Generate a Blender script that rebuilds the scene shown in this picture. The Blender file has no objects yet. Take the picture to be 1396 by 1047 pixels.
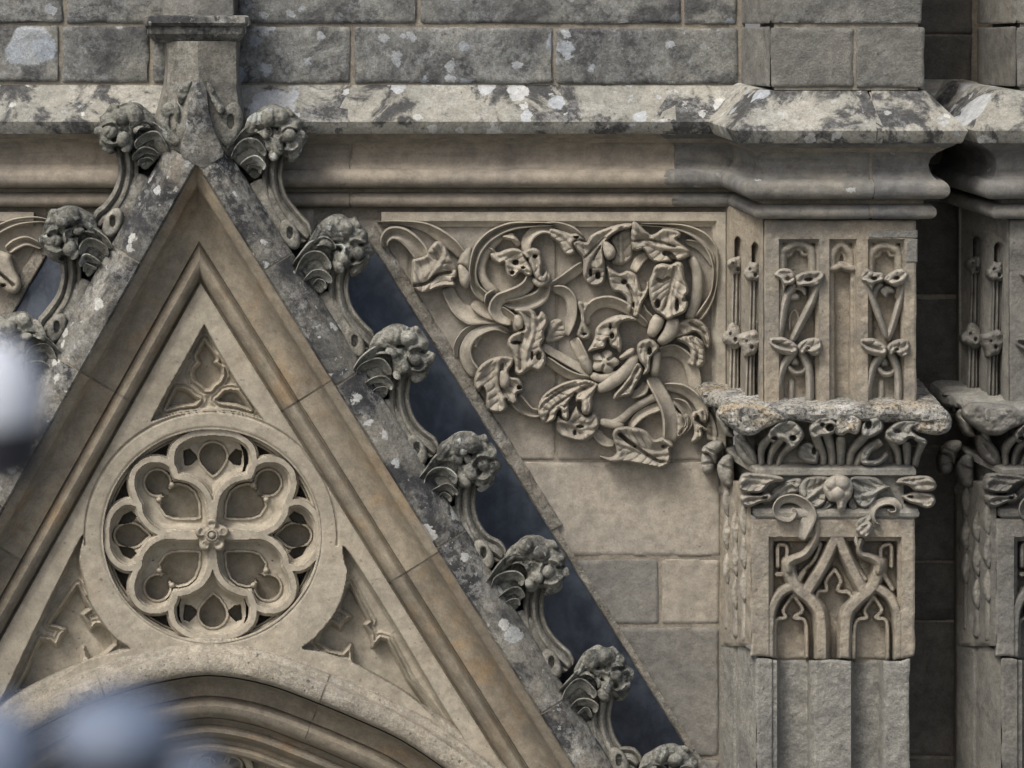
import bpy, bmesh, math, random
import numpy as np
from mathutils import Vector
random.seed(4); np.random.seed(4)
R = math.radians

# ------------------------------------------------------------------ units
U = 0.003            # one drawing unit = 3 mm
D = 3500.0           # camera distance to the wall face, drawing units
XH, YH = 698.0, -150.0   # point of the drawing straight in front of the camera
Z0 = 8.0             # height of the drawing's centre above the ground
scene = bpy.context.scene

# ------------------------------------------------------------------ camera
cam = bpy.data.cameras.new('camera'); cam_o = bpy.data.objects.new('camera', cam)
scene.collection.objects.link(cam_o); scene.camera = cam_o
cam.sensor_fit = 'HORIZONTAL'; cam.sensor_width = 36.0
cam.lens = 36.0 * D / 1396.0
cam.shift_y = (YH - 523.5) / 1396.0
cam_o.location = (0.0, -D * U, Z0 + (523.5 - YH) * U)
cam_o.rotation_euler = (R(90), 0, 0)
cam.clip_start = 0.1; cam.clip_end = 2000
cam.dof.use_dof = True; cam.dof.focus_distance = (D - 80) * U
cam.dof.aperture_fstop = (cam.lens / 1000.0) / 0.050     # 50 mm wide pupil

# ------------------------------------------------------------------ sky, sun, exposure
SUN_EL, SUN_AZ = 52.0, -38.0     # azimuth from the wall's normal, minus = from the left
w = bpy.data.worlds.new('World'); scene.world = w; w.use_nodes = True
nt = w.node_tree; nt.nodes.clear()
sky = nt.nodes.new('ShaderNodeTexSky'); sky.sky_type = 'NISHITA'; sky.sun_disc = False
sky.sun_elevation = R(SUN_EL); sky.sun_rotation = R(180 + SUN_AZ * -1)
sky.air_density = 1.0; sky.dust_density = 6.0; sky.ozone_density = 0.6
bg = nt.nodes.new('ShaderNodeBackground'); bg.inputs[1].default_value = 0.095
wo = nt.nodes.new('ShaderNodeOutputWorld')
nt.links.new(sky.outputs[0], bg.inputs[0]); nt.links.new(bg.outputs[0], wo.inputs[0])
sl = bpy.data.lights.new('sun', 'SUN'); sl.energy = 1.5; sl.angle = R(16); sl.color = (1.0, 0.97, 0.93)
so = bpy.data.objects.new('sun', sl); scene.collection.objects.link(so)
sd_ = Vector((math.sin(R(SUN_AZ)) * math.cos(R(SUN_EL)), -math.cos(R(SUN_AZ)) * math.cos(R(SUN_EL)), math.sin(R(SUN_EL))))
so.rotation_euler = (-sd_).to_track_quat('-Z', 'Y').to_euler()
so.location = (0, -20, 30)
scene.view_settings.view_transform = 'Standard'; scene.view_settings.look = 'None'
scene.view_settings.exposure = 0.72; scene.view_settings.gamma = 1.0
scene.view_settings.use_curve_mapping = False

# ------------------------------------------------------------------ coordinates
def W(X, Y, h):      # true position (drawing units on the wall plane, height h off the wall)
    X = np.asarray(X, float); Y = np.asarray(Y, float); h = np.asarray(h, float)
    X, Y, h = np.broadcast_arrays(X, Y, h)
    return np.stack([(X - 698) * U, -h * U, Z0 + (523.5 - Y) * U], -1)
def P(x, y, h):      # a point seen at x, y that stands h off the wall
    x = np.asarray(x, float); y = np.asarray(y, float); h = np.asarray(h, float)
    s = (D - h) / D
    return W(XH + (x - XH) * s, YH + (y - YH) * s, h)

# ------------------------------------------------------------------ noise
def _hash(ix, iy, seed):
    n = (ix.astype(np.int64) * 374761393 + iy.astype(np.int64) * 668265263 + seed * 1442695041) & 0xffffffff
    n = ((n ^ (n >> 13)) * 1274126177) & 0xffffffff
    return ((n ^ (n >> 16)) & 0xffff) / 65535.0
def vnoise(x, y, seed=0):
    x = np.asarray(x, float); y = np.asarray(y, float)
    ix = np.floor(x); iy = np.floor(y); fx = x - ix; fy = y - iy
    fx = fx * fx * (3 - 2 * fx); fy = fy * fy * (3 - 2 * fy)
    a = _hash(ix, iy, seed); b = _hash(ix + 1, iy, seed); c = _hash(ix, iy + 1, seed); d = _hash(ix + 1, iy + 1, seed)
    return (a + (b - a) * fx) * (1 - fy) + (c + (d - c) * fx) * fy - 0.5
def fbm(x, y, size, octv=4, seed=0):
    o = 0; a = 1.0; f = 1.0 / size
    for k in range(octv):
        o = o + a * vnoise(np.asarray(x) * f + 17 * k, np.asarray(y) * f + 9 * k, seed + k); a *= 0.5; f *= 2.03
    return o

# ------------------------------------------------------------------ curves
def cr(pts, closed=False, n=6):
    p = np.asarray(pts, float); N = len(p); out = []
    rng = range(N if closed else N - 1)
    for i in rng:
        if closed: a, b, c, d = p[(i - 1) % N], p[i], p[(i + 1) % N], p[(i + 2) % N]
        else: a, b, c, d = p[max(i - 1, 0)], p[i], p[i + 1], p[min(i + 2, N - 1)]
        for k in range(n):
            t = k / n
            out.append(0.5 * ((2 * b) + (-a + c) * t + (2 * a - 5 * b + 4 * c - d) * t * t + (-a + 3 * b - 3 * c + d) * t ** 3))
    if not closed: out.append(p[-1])
    return np.array(out)
def Q(ox, oy, s, pts): return [(ox + a / s, oy + b / s) for a, b in pts]
def dist(x, y, line, closed=False):
    best = np.full(x.shape, 1e18); nx = x.copy(); ny = y.copy()
    L = np.asarray(line, float)
    segs = [(L[i], L[i + 1]) for i in range(len(L) - 1)]
    if closed: segs.append((L[-1], L[0]))
    for a, b in segs:
        dx, dy = b - a; l2 = dx * dx + dy * dy
        if l2 < 1e-12: continue
        t = np.clip(((x - a[0]) * dx + (y - a[1]) * dy) / l2, 0, 1)
        qx = a[0] + t * dx; qy = a[1] + t * dy
        d2 = (x - qx) ** 2 + (y - qy) ** 2
        m = d2 < best
        best = np.where(m, d2, best); nx = np.where(m, qx, nx); ny = np.where(m, qy, ny)
    return np.sqrt(best), nx, ny
def inside(x, y, loops):
    c = np.zeros(x.shape, bool)
    for L in loops:
        L = np.asarray(L, float)
        for i in range(len(L)):
            a = L[i]; b = L[(i + 1) % len(L)]
            if a[1] == b[1]: continue
            m = ((a[1] > y) != (b[1] > y)) & (x < (b[0] - a[0]) * (y - a[1]) / (b[1] - a[1]) + a[0])
            c ^= m
    return c
def sdist(x, y, loops):
    best = np.full(x.shape, 1e9); nx = x.copy(); ny = y.copy()
    for L in loops:
        d, qx, qy = dist(x, y, L, True)
        m = d < best; best = np.where(m, d, best); nx = np.where(m, qx, nx); ny = np.where(m, qy, ny)
    return np.where(inside(x, y, loops), best, -best), nx, ny
def ss(a, b, x):
    t = np.clip((x - a) / (b - a), 0, 1); return t * t * (3 - 2 * t)

# ------------------------------------------------------------------ objects
def link(o): scene.collection.objects.link(o); return o
def thing(name, label, cat, loc=(0, 0, 0), group=None, kind=None):
    o = link(bpy.data.objects.new(name, None)); o.location = loc; o.empty_display_size = 0.1
    o['label'] = label; o['category'] = cat
    if group: o['group'] = group
    if kind: o['kind'] = kind
    return o
def origin(p):
    v = Vector((0, 0, 0))
    while p is not None: v += p.location; p = p.parent
    return v
def mesh(name, V, F, mat, parent=None, ang=48, label=None):
    me = bpy.data.meshes.new(name)
    V = np.asarray(V, float)
    if parent is not None: V = V - np.array(origin(parent))
    me.from_pydata(V.tolist(), [], F if isinstance(F, list) else F.tolist()); me.update()
    me.shade_smooth(); me.set_sharp_from_angle(angle=R(ang))
    me.materials.append(mat)
    o = link(bpy.data.objects.new(name, me)); o.parent = parent
    if label: o['label'] = label
    return o

def hf(name, loops, hfun, mat, parent, res=2.0, base=0.0, mapper=None, ang=55):
    """a carved piece: outline(s) seen from the front, height off the wall from hfun(x, y, inward distance)"""
    mapper = mapper or P
    loops = [np.asarray(l, float) for l in loops]
    allp = np.concatenate(loops)
    x0, y0 = allp.min(0) - res * 1.5; x1, y1 = allp.max(0) + res * 1.5
    gx = np.arange(x0, x1 + res, res); gy = np.arange(y0, y1 + res, res)
    X, Y = np.meshgrid(gx, gy); sh = X.shape
    sd, nx, ny = sdist(X, Y, loops)
    used = sd > -res * 0.71
    snap = used & (sd < res * 0.3)
    X = np.where(snap, nx, X); Y = np.where(snap, ny, Y); sd = np.where(snap, 0.0, sd)
    q = used[:-1, :-1] & used[1:, :-1] & used[:-1, 1:] & used[1:, 1:]
    # drop cells lying fully on the outline
    sn = snap
    q &= ~(sn[:-1, :-1] & sn[1:, :-1] & sn[:-1, 1:] & sn[1:, 1:])
    idx = np.arange(X.size).reshape(sh)
    a = idx[:-1, :-1][q]; b = idx[1:, :-1][q]; c = idx[1:, 1:][q]; d = idx[:-1, 1:][q]
    F = np.stack([a, b, c, d], 1)
    keep = np.unique(F); remap = np.full(X.size, -1); remap[keep] = np.arange(len(keep)); F = remap[F]
    fx = X.ravel()[keep]; fy = Y.ravel()[keep]; fs = sd.ravel()[keep]
    H = hfun(fx, fy, fs)
    V = mapper(fx, fy, H)
    # skirt
    E = np.concatenate([F[:, [0, 1]], F[:, [1, 2]], F[:, [2, 3]], F[:, [3, 0]]])
    key = np.sort(E, 1); k = key[:, 0].astype(np.int64) * len(keep) + key[:, 1]
    uq, inv, cnt = np.unique(k, return_inverse=True, return_counts=True)
    be = E[cnt[inv] == 1]
    bv = np.unique(be); bm_ = np.full(len(keep), -1); bm_[bv] = np.arange(len(bv))
    n0 = len(V)
    bh = base(fx[bv], fy[bv]) if callable(base) else np.full(len(bv), base, float)
    Vt = mapper(fx[bv], fy[bv], H[bv]); Vb = mapper(fx[bv], fy[bv], np.minimum(bh, H[bv] - 0.5))
    V = np.concatenate([V, Vt, Vb])
    t = n0 + bm_[be]; bo = t + len(bv)
    S = np.stack([t[:, 1], t[:, 0], bo[:, 0], bo[:, 1]], 1)
    return mesh(name, V, np.concatenate([F, S]), mat, parent, ang)

PROF = {
 'roll': [(-1, -1), (-1, .05), (-.92, .38), (-.71, .7), (-.38, .92), (0, 1), (.38, .92), (.71, .7), (.92, .38), (1, .05), (1, -1)],
 'hollow': [(-1, -1), (-1, .6), (-.93, .95), (-.72, 1), (-.55, .8), (-.3, .5), (0, .38), (.3, .5), (.55, .8), (.72, 1), (.93, .95), (1, .6), (1, -1)],
 'band': [(-1, -1), (-1, .45), (-.88, .78), (-.6, .95), (0, 1), (.6, .95), (.88, .78), (1, .45), (1, -1)],
 'lean': [(-1, -1), (-1, .7), (-.9, .97), (-.7, 1), (-.45, .8), (0, .55), (.45, .42), (.8, .4), (.95, .3), (1, .1), (1, -1)],
 'nael': [(-1, -1), (-1, .1), (-.95, .3), (-.8, .4), (-.45, .42), (0, .55), (.45, .8), (.7, 1), (.9, .97), (1, .7), (1, -1)],
 'ribs': [(-1, -1), (-1, .5), (-.9, .8), (-.74, .85), (-.6, .7), (-.5, .55), (-.36, .8), (-.15, 1), (.05, 1), (.2, .8), (.32, .58), (.45, .75), (.65, .95), (.85, .85), (1, .5), (1, -1)],
}
def stem(name, pts, widths, base, height, mat, parent, prof='roll', foot=None, n=8, lift=None, caps=True, rough=0.5, taper=2.2):
    p = cr(pts, False, n); N = len(p)
    tt = np.linspace(0, 1, N); kw = np.linspace(0, 1, len(widths))
    wd = np.interp(tt, kw, widths) * 0.5
    hh = np.interp(tt, np.linspace(0, 1, len(height)), height) if hasattr(height, '__len__') else np.full(N, float(height))
    lf = np.interp(tt, np.linspace(0, 1, len(lift)), lift) if lift is not None else np.zeros(N)
    if caps:
        e = np.minimum(np.arange(N), np.arange(N)[::-1]) / min(taper, N / 3)
        k = np.sqrt(np.clip(1 - (1 - np.clip(e, 0.0, 1)) ** 2, 0.0, 1))
        if taper > 3: wd = wd * (.5 + .5 * k); hh = hh * (.3 + .7 * k)
        else: wd = wd * np.maximum(k, .05); hh = hh * (0.55 + 0.45 * k)
    tg = np.gradient(p, axis=0); tg /= np.linalg.norm(tg, axis=1, keepdims=True) + 1e-9
    nm = np.stack([-tg[:, 1], tg[:, 0]], 1)
    pr = PROF[prof]; M = len(pr); V = []
    foot = base - 6 if foot is None else foot
    xs = []; ys = []; hs = []
    for u, v in pr:
        x = p[:, 0] + nm[:, 0] * u * wd; y = p[:, 1] + nm[:, 1] * u * wd
        if v < 0: h = np.full(N, float(foot))
        else: h = base + lf + v * hh + rough * fbm(x, y, 14, 3, 5)
        xs.append(x); ys.append(y); hs.append(h)
    V = P(np.array(xs).T, np.array(ys).T, np.array(hs).T).reshape(-1, 3)
    F = []
    for i in range(N - 1):
        for j in range(M - 1):
            F.append([i * M + j, i * M + j + 1, (i + 1) * M + j + 1, (i + 1) * M + j])
    F.append([j for j in range(M)][::-1]); F.append([(N - 1) * M + j for j in range(M)])
    return mesh(name, V, F, mat, parent, 50)

def leaf(name, outline, base, H, mat, parent, w=9, ridges=(), grooves=(), pits=(), balls=(), plane=(0, 0), foot=None, res=1.5, smooth=4, seed=1, rough=1.0, flat=False):
    o = cr(outline, True, smooth); cx, cy = o.mean(0)
    def f(x, y, sd):
        t = np.clip(sd / w, 0, 1)
        h = base + H * (0.35 + 0.65 * np.sqrt(1 - (1 - t) ** 2)) + plane[0] * (x - cx) + plane[1] * (y - cy)
        if flat:
            h = base + H * (.30 + .70 * ss(-.6, 3.0, sd)) - H * .30 * ss(3.0, 13, sd) + 6.0 * fbm(x, y, 24, 2, seed + 3) * ss(1, 8, sd)
            q = o - o.mean(0); ev, ec = np.linalg.eigh(q.T @ q); ax_ = ec[:, 1]
            s_ = (x - cx) * ax_[0] + (y - cy) * ax_[1]; t_ = -(x - cx) * ax_[1] + (y - cy) * ax_[0] + 5 * np.sin(s_ / 17.0 + seed)
            ph = (s_ + np.abs(t_) * (.9 if seed % 2 else -.9)) / 12.5 + .9 * fbm(x, y, 24, 2, seed)
            fr = np.abs(ph - np.floor(ph) - .5) * 2
            h = h - 2.0 * (1 - ss(0, .30, fr)) * ss(2.0, 7, np.abs(t_)) * ss(1, 5, sd) + .9 * fr + 2.2 * np.exp(-(t_ / 2.6) ** 2) - 1.6 * np.exp(-((np.abs(t_) - 4.5) / 1.5) ** 2)
            h = h + plane[0] * (x - cx) + plane[1] * (y - cy)
        h = h + rough * (fbm(x, y, 22, 3, seed) * 2.2 + fbm(x, y, 6, 2, seed + 7) * 0.7)
        for ln, amp, wd in ridges:
            d, _, _ = dist(x, y, cr(ln, False, 5)); h = h + amp * np.exp(-(d / wd) ** 2)
        for ln, amp, wd in grooves:
            d, _, _ = dist(x, y, cr(ln, False, 5)); h = h - amp * (1 - ss(wd * 0.45, wd, d))
        for px, py, rx, ry, dep in pits:
            d = np.sqrt(((x - px) / rx) ** 2 + ((y - py) / ry) ** 2); h = h - dep * (1 - ss(0.55, 0.9, d))
        for px, py, r, up in balls:
            d2 = 1 - ((x - px) ** 2 + (y - py) ** 2) / (r * r)
            b = base + up + r * np.sqrt(np.clip(d2, 0, 1)); h = np.where(d2 > 0, np.maximum(h, b), h)
        return h
    return hf(name, [o], f, mat, parent, res, base - 6 if foot is None else foot)

def rect(x0, y0, x1, y1, r=3, seed=0, jit=0.8):
    pts = []
    for cx, cy, a0 in ((x1 - r, y0 + r, -90), (x1 - r, y1 - r, 0), (x0 + r, y1 - r, 90), (x0 + r, y0 + r, 180)):
        for k in range(4):
            a = R(a0 + 30 * k); pts.append((cx + r * math.cos(a), cy + r * math.sin(a)))
    out = []
    for i in range(len(pts)):
        a = np.array(pts[i]); b = np.array(pts[(i + 1) % len(pts)]); n = max(1, int(np.linalg.norm(b - a) / 12))
        for k in range(n): out.append(a + (b - a) * k / n)
    out = np.array(out)
    out[:, 0] += jit * 2 * fbm(out[:, 0], out[:, 1], 25, 2, seed); out[:, 1] += jit * 2 * fbm(out[:, 0], out[:, 1], 25, 2, seed + 3)
    return out
def block(name, x0, y0, x1, y1, h, mat, parent, seed=0, r=3, edge=3.0, amp=1.5, dep=20, plane=None, res=3.0, jit=0.8):
    def f(x, y, sd):
        b = h if plane is None else plane(x, y)
        t = np.clip(sd / edge, 0, 1)
        return b - 2.6 * (1 - np.sqrt(1 - (1 - t) ** 2)) + amp * (fbm(x, y, 60, 2, seed) + 0.8 * fbm(x, y, 9, 3, seed + 5))
    bs = h - dep if plane is None else (lambda x, y: plane(x, y) - dep)
    return hf(name, [rect(x0, y0, x1, y1, r, seed, jit)], f, mat, parent, res, bs)

# ------------------------------------------------------------------ materials
class NT:
    def __init__(s, m): s.t = m.node_tree
    def n(s, ty, **kw):
        nd = s.t.nodes.new(ty)
        for k, v in kw.items():
            if k.startswith('i_'):
                key = k[2:]; nd.inputs[int(key) if key.isdigit() else key.replace('_', ' ')].default_value = v
            else: setattr(nd, k, v)
        return nd
    def l(s, a, b): s.t.links.new(a, b)
    def noise(s, vec, scale, detail=6, rough=0.6, dist=0.0):
        nd = s.n('ShaderNodeTexNoise', i_Scale=scale, i_Detail=detail, i_Roughness=rough, i_Distortion=dist); s.l(vec, nd.inputs['Vector']); return nd.outputs['Fac']
    def ramp(s, fac, p0, p1, v0=0.0, v1=1.0):
        nd = s.n('ShaderNodeMapRange', interpolation_type='SMOOTHSTEP'); s.l(fac, nd.inputs[0])
        nd.inputs[1].default_value = p0; nd.inputs[2].default_value = p1; nd.inputs[3].default_value = v0; nd.inputs[4].default_value = v1
        return nd.outputs[0]
    def math(s, op, a, b):
        nd = s.n('ShaderNodeMath', operation=op)
        for i, v in enumerate((a, b)):
            if isinstance(v, (int, float)): nd.inputs[i].default_value = v
            else: s.l(v, nd.inputs[i])
        return nd.outputs[0]
    def mix(s, fac, a, b, mode='MIX'):
        nd = s.n('ShaderNodeMix', data_type='RGBA', blend_type=mode)
        for sock, v in ((nd.inputs[0], fac), (nd.inputs[6], a), (nd.inputs[7], b)):
            if isinstance(v, (int, float)): sock.default_value = v
            elif isinstance(v, tuple): sock.default_value = (*v, 1.0)
            else: s.l(v, sock)
        return nd.outputs[2]
def stone(name, c1, c2, dark=(.05, .05, .048), dark_amt=.3, lichen=0.0, lichen_col=(.46, .48, .47), lscale=9.0, crust=0.0, ochre=0.0,
          grain=.25, bump=.35, vary=.18, rough=.88, streak=0.0, pit=0.4, dscale=5.0, fine=1.0, hstreak=0.0, ochre_col=(.30, .19, .085), cscale=42, dlo=.47, dhi=.70, lsolid=.4):
    def grey(c, k=1.0):
        l = .3 * c[0] + .55 * c[1] + .15 * c[2]; return tuple((l + (x - l) * k) * t_ for x, t_ in zip(c, (.99, 1.008, .985)))
    c1, c2 = grey(c1), grey(c2)
    m = bpy.data.materials.new(name); m.use_nodes = True
    g = NT(m); b = m.node_tree.nodes['Principled BSDF']
    tc = g.n('ShaderNodeTexCoord'); oi = g.n('ShaderNodeObjectInfo')
    off = g.n('ShaderNodeVectorMath', operation='SCALE'); cmb = g.n('ShaderNodeCombineXYZ')
    g.l(oi.outputs['Random'], cmb.inputs[0]); g.l(oi.outputs['Random'], cmb.inputs[2]); g.l(cmb.outputs[0], off.inputs[0]); off.inputs['Scale'].default_value = 37.0
    add = g.n('ShaderNodeVectorMath', operation='ADD'); g.l(tc.outputs['Object'], add.inputs[0]); g.l(off.outputs[0], add.inputs[1])
    v = add.outputs[0]
    big = g.ramp(g.noise(v, 2.6, 5, .6, .4), .36, .64)
    col = g.mix(big, c1, c2)
    # per stone tone
    rv = g.ramp(oi.outputs['Random'], 0, 1, 1 - vary, 1 + vary)
    hv = g.n('ShaderNodeHueSaturation'); g.l(col, hv.inputs['Color']); g.l(rv, hv.inputs['Value']); col = hv.outputs[0]
    if ochre > 0:
        oc = g.ramp(g.noise(v, 3.3, 6, .65, .8), .5, .72, 0, ochre); col = g.mix(oc, col, ochre_col)
    if streak > 0:
        mp = g.n('ShaderNodeMapping'); mp.inputs['Scale'].default_value = (14, 14, 1.2); g.l(v, mp.inputs[0])
        st = g.ramp(g.noise(mp.outputs[0], 1.0, 5, .6), .48, .75, 0, streak); col = g.mix(st, col, dark)
    if hstreak > 0:
        mp = g.n('ShaderNodeMapping'); mp.inputs['Scale'].default_value = (1.6, 1.6, 26); g.l(v, mp.inputs[0])
        st = g.ramp(g.noise(mp.outputs[0], 1.0, 6, .65), .46, .72, 0, hstreak); col = g.mix(st, col, dark)
    dk = g.ramp(g.noise(v, dscale, 9, .68, .5), dlo, dhi, 0, dark_amt); col = g.mix(dk, col, dark)
    # speckled crust
    if crust > 0:
        cz = g.ramp(g.noise(v, 3.2, 6, .7, .4), .40, .62)
        sp = g.ramp(g.noise(v, cscale, 6, .75), .46, .56)
        cf = g.math('MULTIPLY', g.math('MULTIPLY', cz, sp), crust); col = g.mix(cf, col, lichen_col)
        sp2 = g.ramp(g.noise(v, 75, 4, .7), .50, .60, 0, .75 * crust); col = g.mix(sp2, col, (.022, .023, .025))
    lf = None
    if lichen > 0:
        wv = g.n('ShaderNodeTexNoise', i_Scale=22.0, i_Detail=4.0); g.l(v, wv.inputs['Vector'])
        wv2 = g.n('ShaderNodeTexNoise', i_Scale=75.0, i_Detail=5.0, i_Roughness=.7); g.l(v, wv2.inputs['Vector'])
        dv = g.mix(.028, g.mix(.05, v, wv.outputs['Color']), wv2.outputs['Color'])
        for i, (sc, thr, amt) in enumerate(((lscale, 1.0, .82), (lscale * 2.2, .7, .85), (lscale * 5.0, .32, .7))):
            vo = g.n('ShaderNodeTexVoronoi', i_Scale=sc); g.l(dv, vo.inputs['Vector'])
            sep = g.n('ShaderNodeSeparateColor'); g.l(vo.outputs['Color'], sep.inputs[0])
            rad = g.ramp(sep.outputs[1], 0, 1, .12, .44)
            edge = g.ramp(g.math('SUBTRACT', rad, vo.outputs['Distance']), 0.0, .05)
            on = g.ramp(sep.outputs[0], 1 - lichen * thr, 1 - lichen * thr + .02)
            tex = g.ramp(g.noise(v, 34, 7, .75), .36, .50, lsolid, 1)
            fa = g.math('MULTIPLY', g.math('MULTIPLY', edge, on), g.math('MULTIPLY', tex, amt))
            lc = g.mix(g.ramp(sep.outputs[2], .3, .9), lichen_col, tuple(c * f for c, f in zip(lichen_col, (.72, .76, .82))))
            col = g.mix(fa, col, lc); lf = fa if lf is None else g.math('MAXIMUM', lf, fa)
    gr = g.ramp(g.noise(v, 130 * fine, 4, .7), .25, .75, 1 - grain, 1 + grain)
    h2 = g.n('ShaderNodeHueSaturation'); g.l(col, h2.inputs['Color']); g.l(gr, h2.inputs['Value']); col = h2.outputs[0]
    md = g.ramp(g.noise(v, 19, 6, .7), .3, .7, .80, 1.18)
    h3 = g.n('ShaderNodeHueSaturation'); g.l(col, h3.inputs['Color']); g.l(md, h3.inputs['Value']); col = h3.outputs[0]
    pits = g.ramp(g.noise(v, 55, 3, .5), .66, .74, 0, pit); col = g.mix(pits, col, (.04, .037, .033))
    g.l(col, b.inputs['Base Color'])
    b.inputs['Roughness'].default_value = rough
    b.inputs['Specular IOR Level'].default_value = .25
    hsum = g.math('ADD', g.math('MULTIPLY', g.noise(v, 120 * fine, 6, .75), .5), g.math('MULTIPLY', g.noise(v, 26, 6, .6), 1.1))
    hsum = g.math('SUBTRACT', hsum, g.math('MULTIPLY', pits, .5))
    if lf is not None: hsum = g.math('ADD', hsum, g.math('MULTIPLY', lf, .18))
    bp = g.n('ShaderNodeBump', i_Strength=bump, i_Distance=.012); g.l(hsum, bp.inputs['Height']); g.l(bp.outputs[0], b.inputs['Normal'])
    return m
def plain(name, col, rough=.6, metal=0.0, var=.1, scale=6, bump=.1, spec=.5, col2=None):
    m = bpy.data.materials.new(name); m.use_nodes = True; g = NT(m); b = m.node_tree.nodes['Principled BSDF']
    tc = g.n('ShaderNodeTexCoord'); v = tc.outputs['Object']
    c = g.mix(g.ramp(g.noise(v, scale, 8, .65, .3), .35, .7), col, col2 or tuple(x * (1 + var * 3) for x in col))
    g.l(c, b.inputs['Base Color']); b.inputs['Roughness'].default_value = rough; b.inputs['Metallic'].default_value = metal; b.inputs['Specular IOR Level'].default_value = spec
    bp = g.n('ShaderNodeBump', i_Strength=bump, i_Distance=.01); g.l(g.noise(v, scale * 6, 6, .6), bp.inputs['Height']); g.l(bp.outputs[0], b.inputs['Normal'])
    return m

M = {}
M['carved'] = stone('carved_limestone', (.345, .31, .26), (.28, .258, .222), dark=(.14, .128, .112), dark_amt=.4, grain=.12, bump=.25, vary=.07, pit=.3)
M['tracery'] = stone('tracery_limestone', (.375, .338, .278), (.325, .292, .242), dark=(.13, .118, .10), dark_amt=.25, ochre=.12, grain=.10, bump=.22, vary=.05, pit=.45)
M['mould'] = stone('ochre_limestone', (.275, .240, .190), (.22, .195, .16), dark=(.10, .09, .078), dark_amt=.4, ochre=.5, grain=.14, bump=.3, vary=.15, pit=.25)
M['wall'] = stone('wall_limestone', (.32, .288, .245), (.27, .248, .218), dark=(.14, .132, .122), dark_amt=.3, grain=.14, bump=.32, vary=.10, pit=.5)
M['wallgrey'] = stone('grey_wall_stone', (.165, .16, .15), (.205, .195, .178), dark=(.09, .088, .085), dark_amt=.4, grain=.15, bump=.45, vary=.1, pit=.4)
M['ashlar'] = stone('weathered_ashlar', (.115, .117, .116), (.185, .185, .172), dark=(.05, .052, .055), dark_amt=.8, dlo=.46, dhi=.60, lichen=.42, lichen_col=(.37, .40, .42), lscale=4.0, lsolid=.7, crust=.3, grain=.25, bump=.55, vary=.22, pit=.5)
M['pierash'] = stone('pier_ashlar', (.16, .16, .152), (.205, .20, .185), dark=(.08, .08, .08), dark_amt=.5, grain=.2, bump=.8, vary=.08, pit=.4, crust=.12)
M['darkash'] = stone('shaded_dark_ashlar', (.095, .092, .086), (.13, .122, .11), dark=(.03, .03, .03), dark_amt=.5, grain=.2, bump=.5, vary=.12, pit=.4)  # darker stone, with the shade between the piers put into the colour
M['weather'] = stone('lichen_weathering', (.25, .248, .225), (.31, .30, .268), dark=(.04, .042, .045), dark_amt=.92, dlo=.475, dhi=.56, lichen=.62, lichen_col=(.50, .515, .51), lscale=4.0, lsolid=.75, crust=.25, grain=.18, bump=.5, vary=.06, pit=.6, dscale=4.5)
M['string'] = stone('string_course_stone', (.285, .25, .205), (.23, .205, .175), dark=(.09, .083, .075), dark_amt=.45, grain=.1, bump=.3, vary=.05, pit=.25, hstreak=.45)
M['stringgrey'] = stone('string_course_grey', (.155, .155, .155), (.215, .203, .18), dark=(.06, .062, .07), dark_amt=.7, hstreak=.5, grain=.12, bump=.35, vary=.05, pit=.3, lichen=.08, lscale=5)
M['coping'] = stone('lichen_coping', (.135, .134, .126), (.215, .205, .182), dark=(.032, .034, .038), dark_amt=.93, dlo=.43, dhi=.56, dscale=4.2, lichen=.30, lichen_col=(.46, .47, .45), lscale=9, lsolid=.75, crust=.38, cscale=30, grain=.25, bump=.5, vary=.16, pit=.6, ochre=.12)
M['crocket'] = stone('crocket_stone', (.17, .17, .152), (.27, .265, .238), dark=(.04, .042, .04), dark_amt=.85, dlo=.45, dhi=.60, lichen=.2, lsolid=.7, lichen_col=(.42, .44, .41), lscale=12, crust=.35, grain=.25, bump=.9, vary=.12, pit=.5, dscale=8)
M['stalk'] = stone('stalk_stone', (.175, .168, .148), (.24, .228, .20), dark=(.055, .054, .05), dark_amt=.6, crust=.3, grain=.2, bump=.6, vary=.1, pit=.4)
M['pier'] = stone('pier_limestone', (.315, .275, .222), (.245, .225, .192), dark=(.11, .108, .104), dark_amt=.5, ochre=.14, grain=.17, bump=.5, vary=.06, pit=.5, streak=.2)
M['pierfig'] = stone('pier_carving', (.345, .32, .282), (.27, .25, .22), dark=(.11, .107, .10), dark_amt=.45, grain=.17, bump=.5, vary=.08, pit=.4)
M['shaft'] = stone('grey_shaft', (.185, .182, .172), (.25, .243, .222), dark=(.085, .086, .086), dark_amt=.55, lichen=.05, crust=.15, grain=.25, bump=.8, vary=.05, pit=.6, streak=.25)
M['pier2'] = stone('shaded_grey_pier_stone', (.13, .127, .12), (.175, .168, .152), dark=(.05, .05, .05), dark_amt=.55, grain=.2, bump=.5, vary=.1, pit=.4)  # grey stone, coloured darker to stand in for shade on the second pier
M['abacus'] = stone('lichen_abacus', (.30, .29, .265), (.40, .39, .36), dark=(.035, .037, .04), dark_amt=.85, crust=.95, lichen=.05, ochre=.55, ochre_col=(.42, .27, .07), lichen_col=(.52, .53, .52), grain=.3, bump=1.0, vary=.05, pit=.6, dscale=9)
M['capleaf'] = stone('capital_leaf', (.285, .268, .236), (.215, .212, .197), dark=(.075, .076, .077), dark_amt=.55, crust=.15, grain=.17, bump=.5, vary=.08, pit=.4)
M['arch'] = stone('arch_limestone', (.345, .31, .255), (.285, .26, .218), dark=(.11, .103, .096), dark_amt=.35, crust=.3, lichen_col=(.42, .415, .39), grain=.22, bump=.8, vary=.06, pit=.6)
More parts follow.
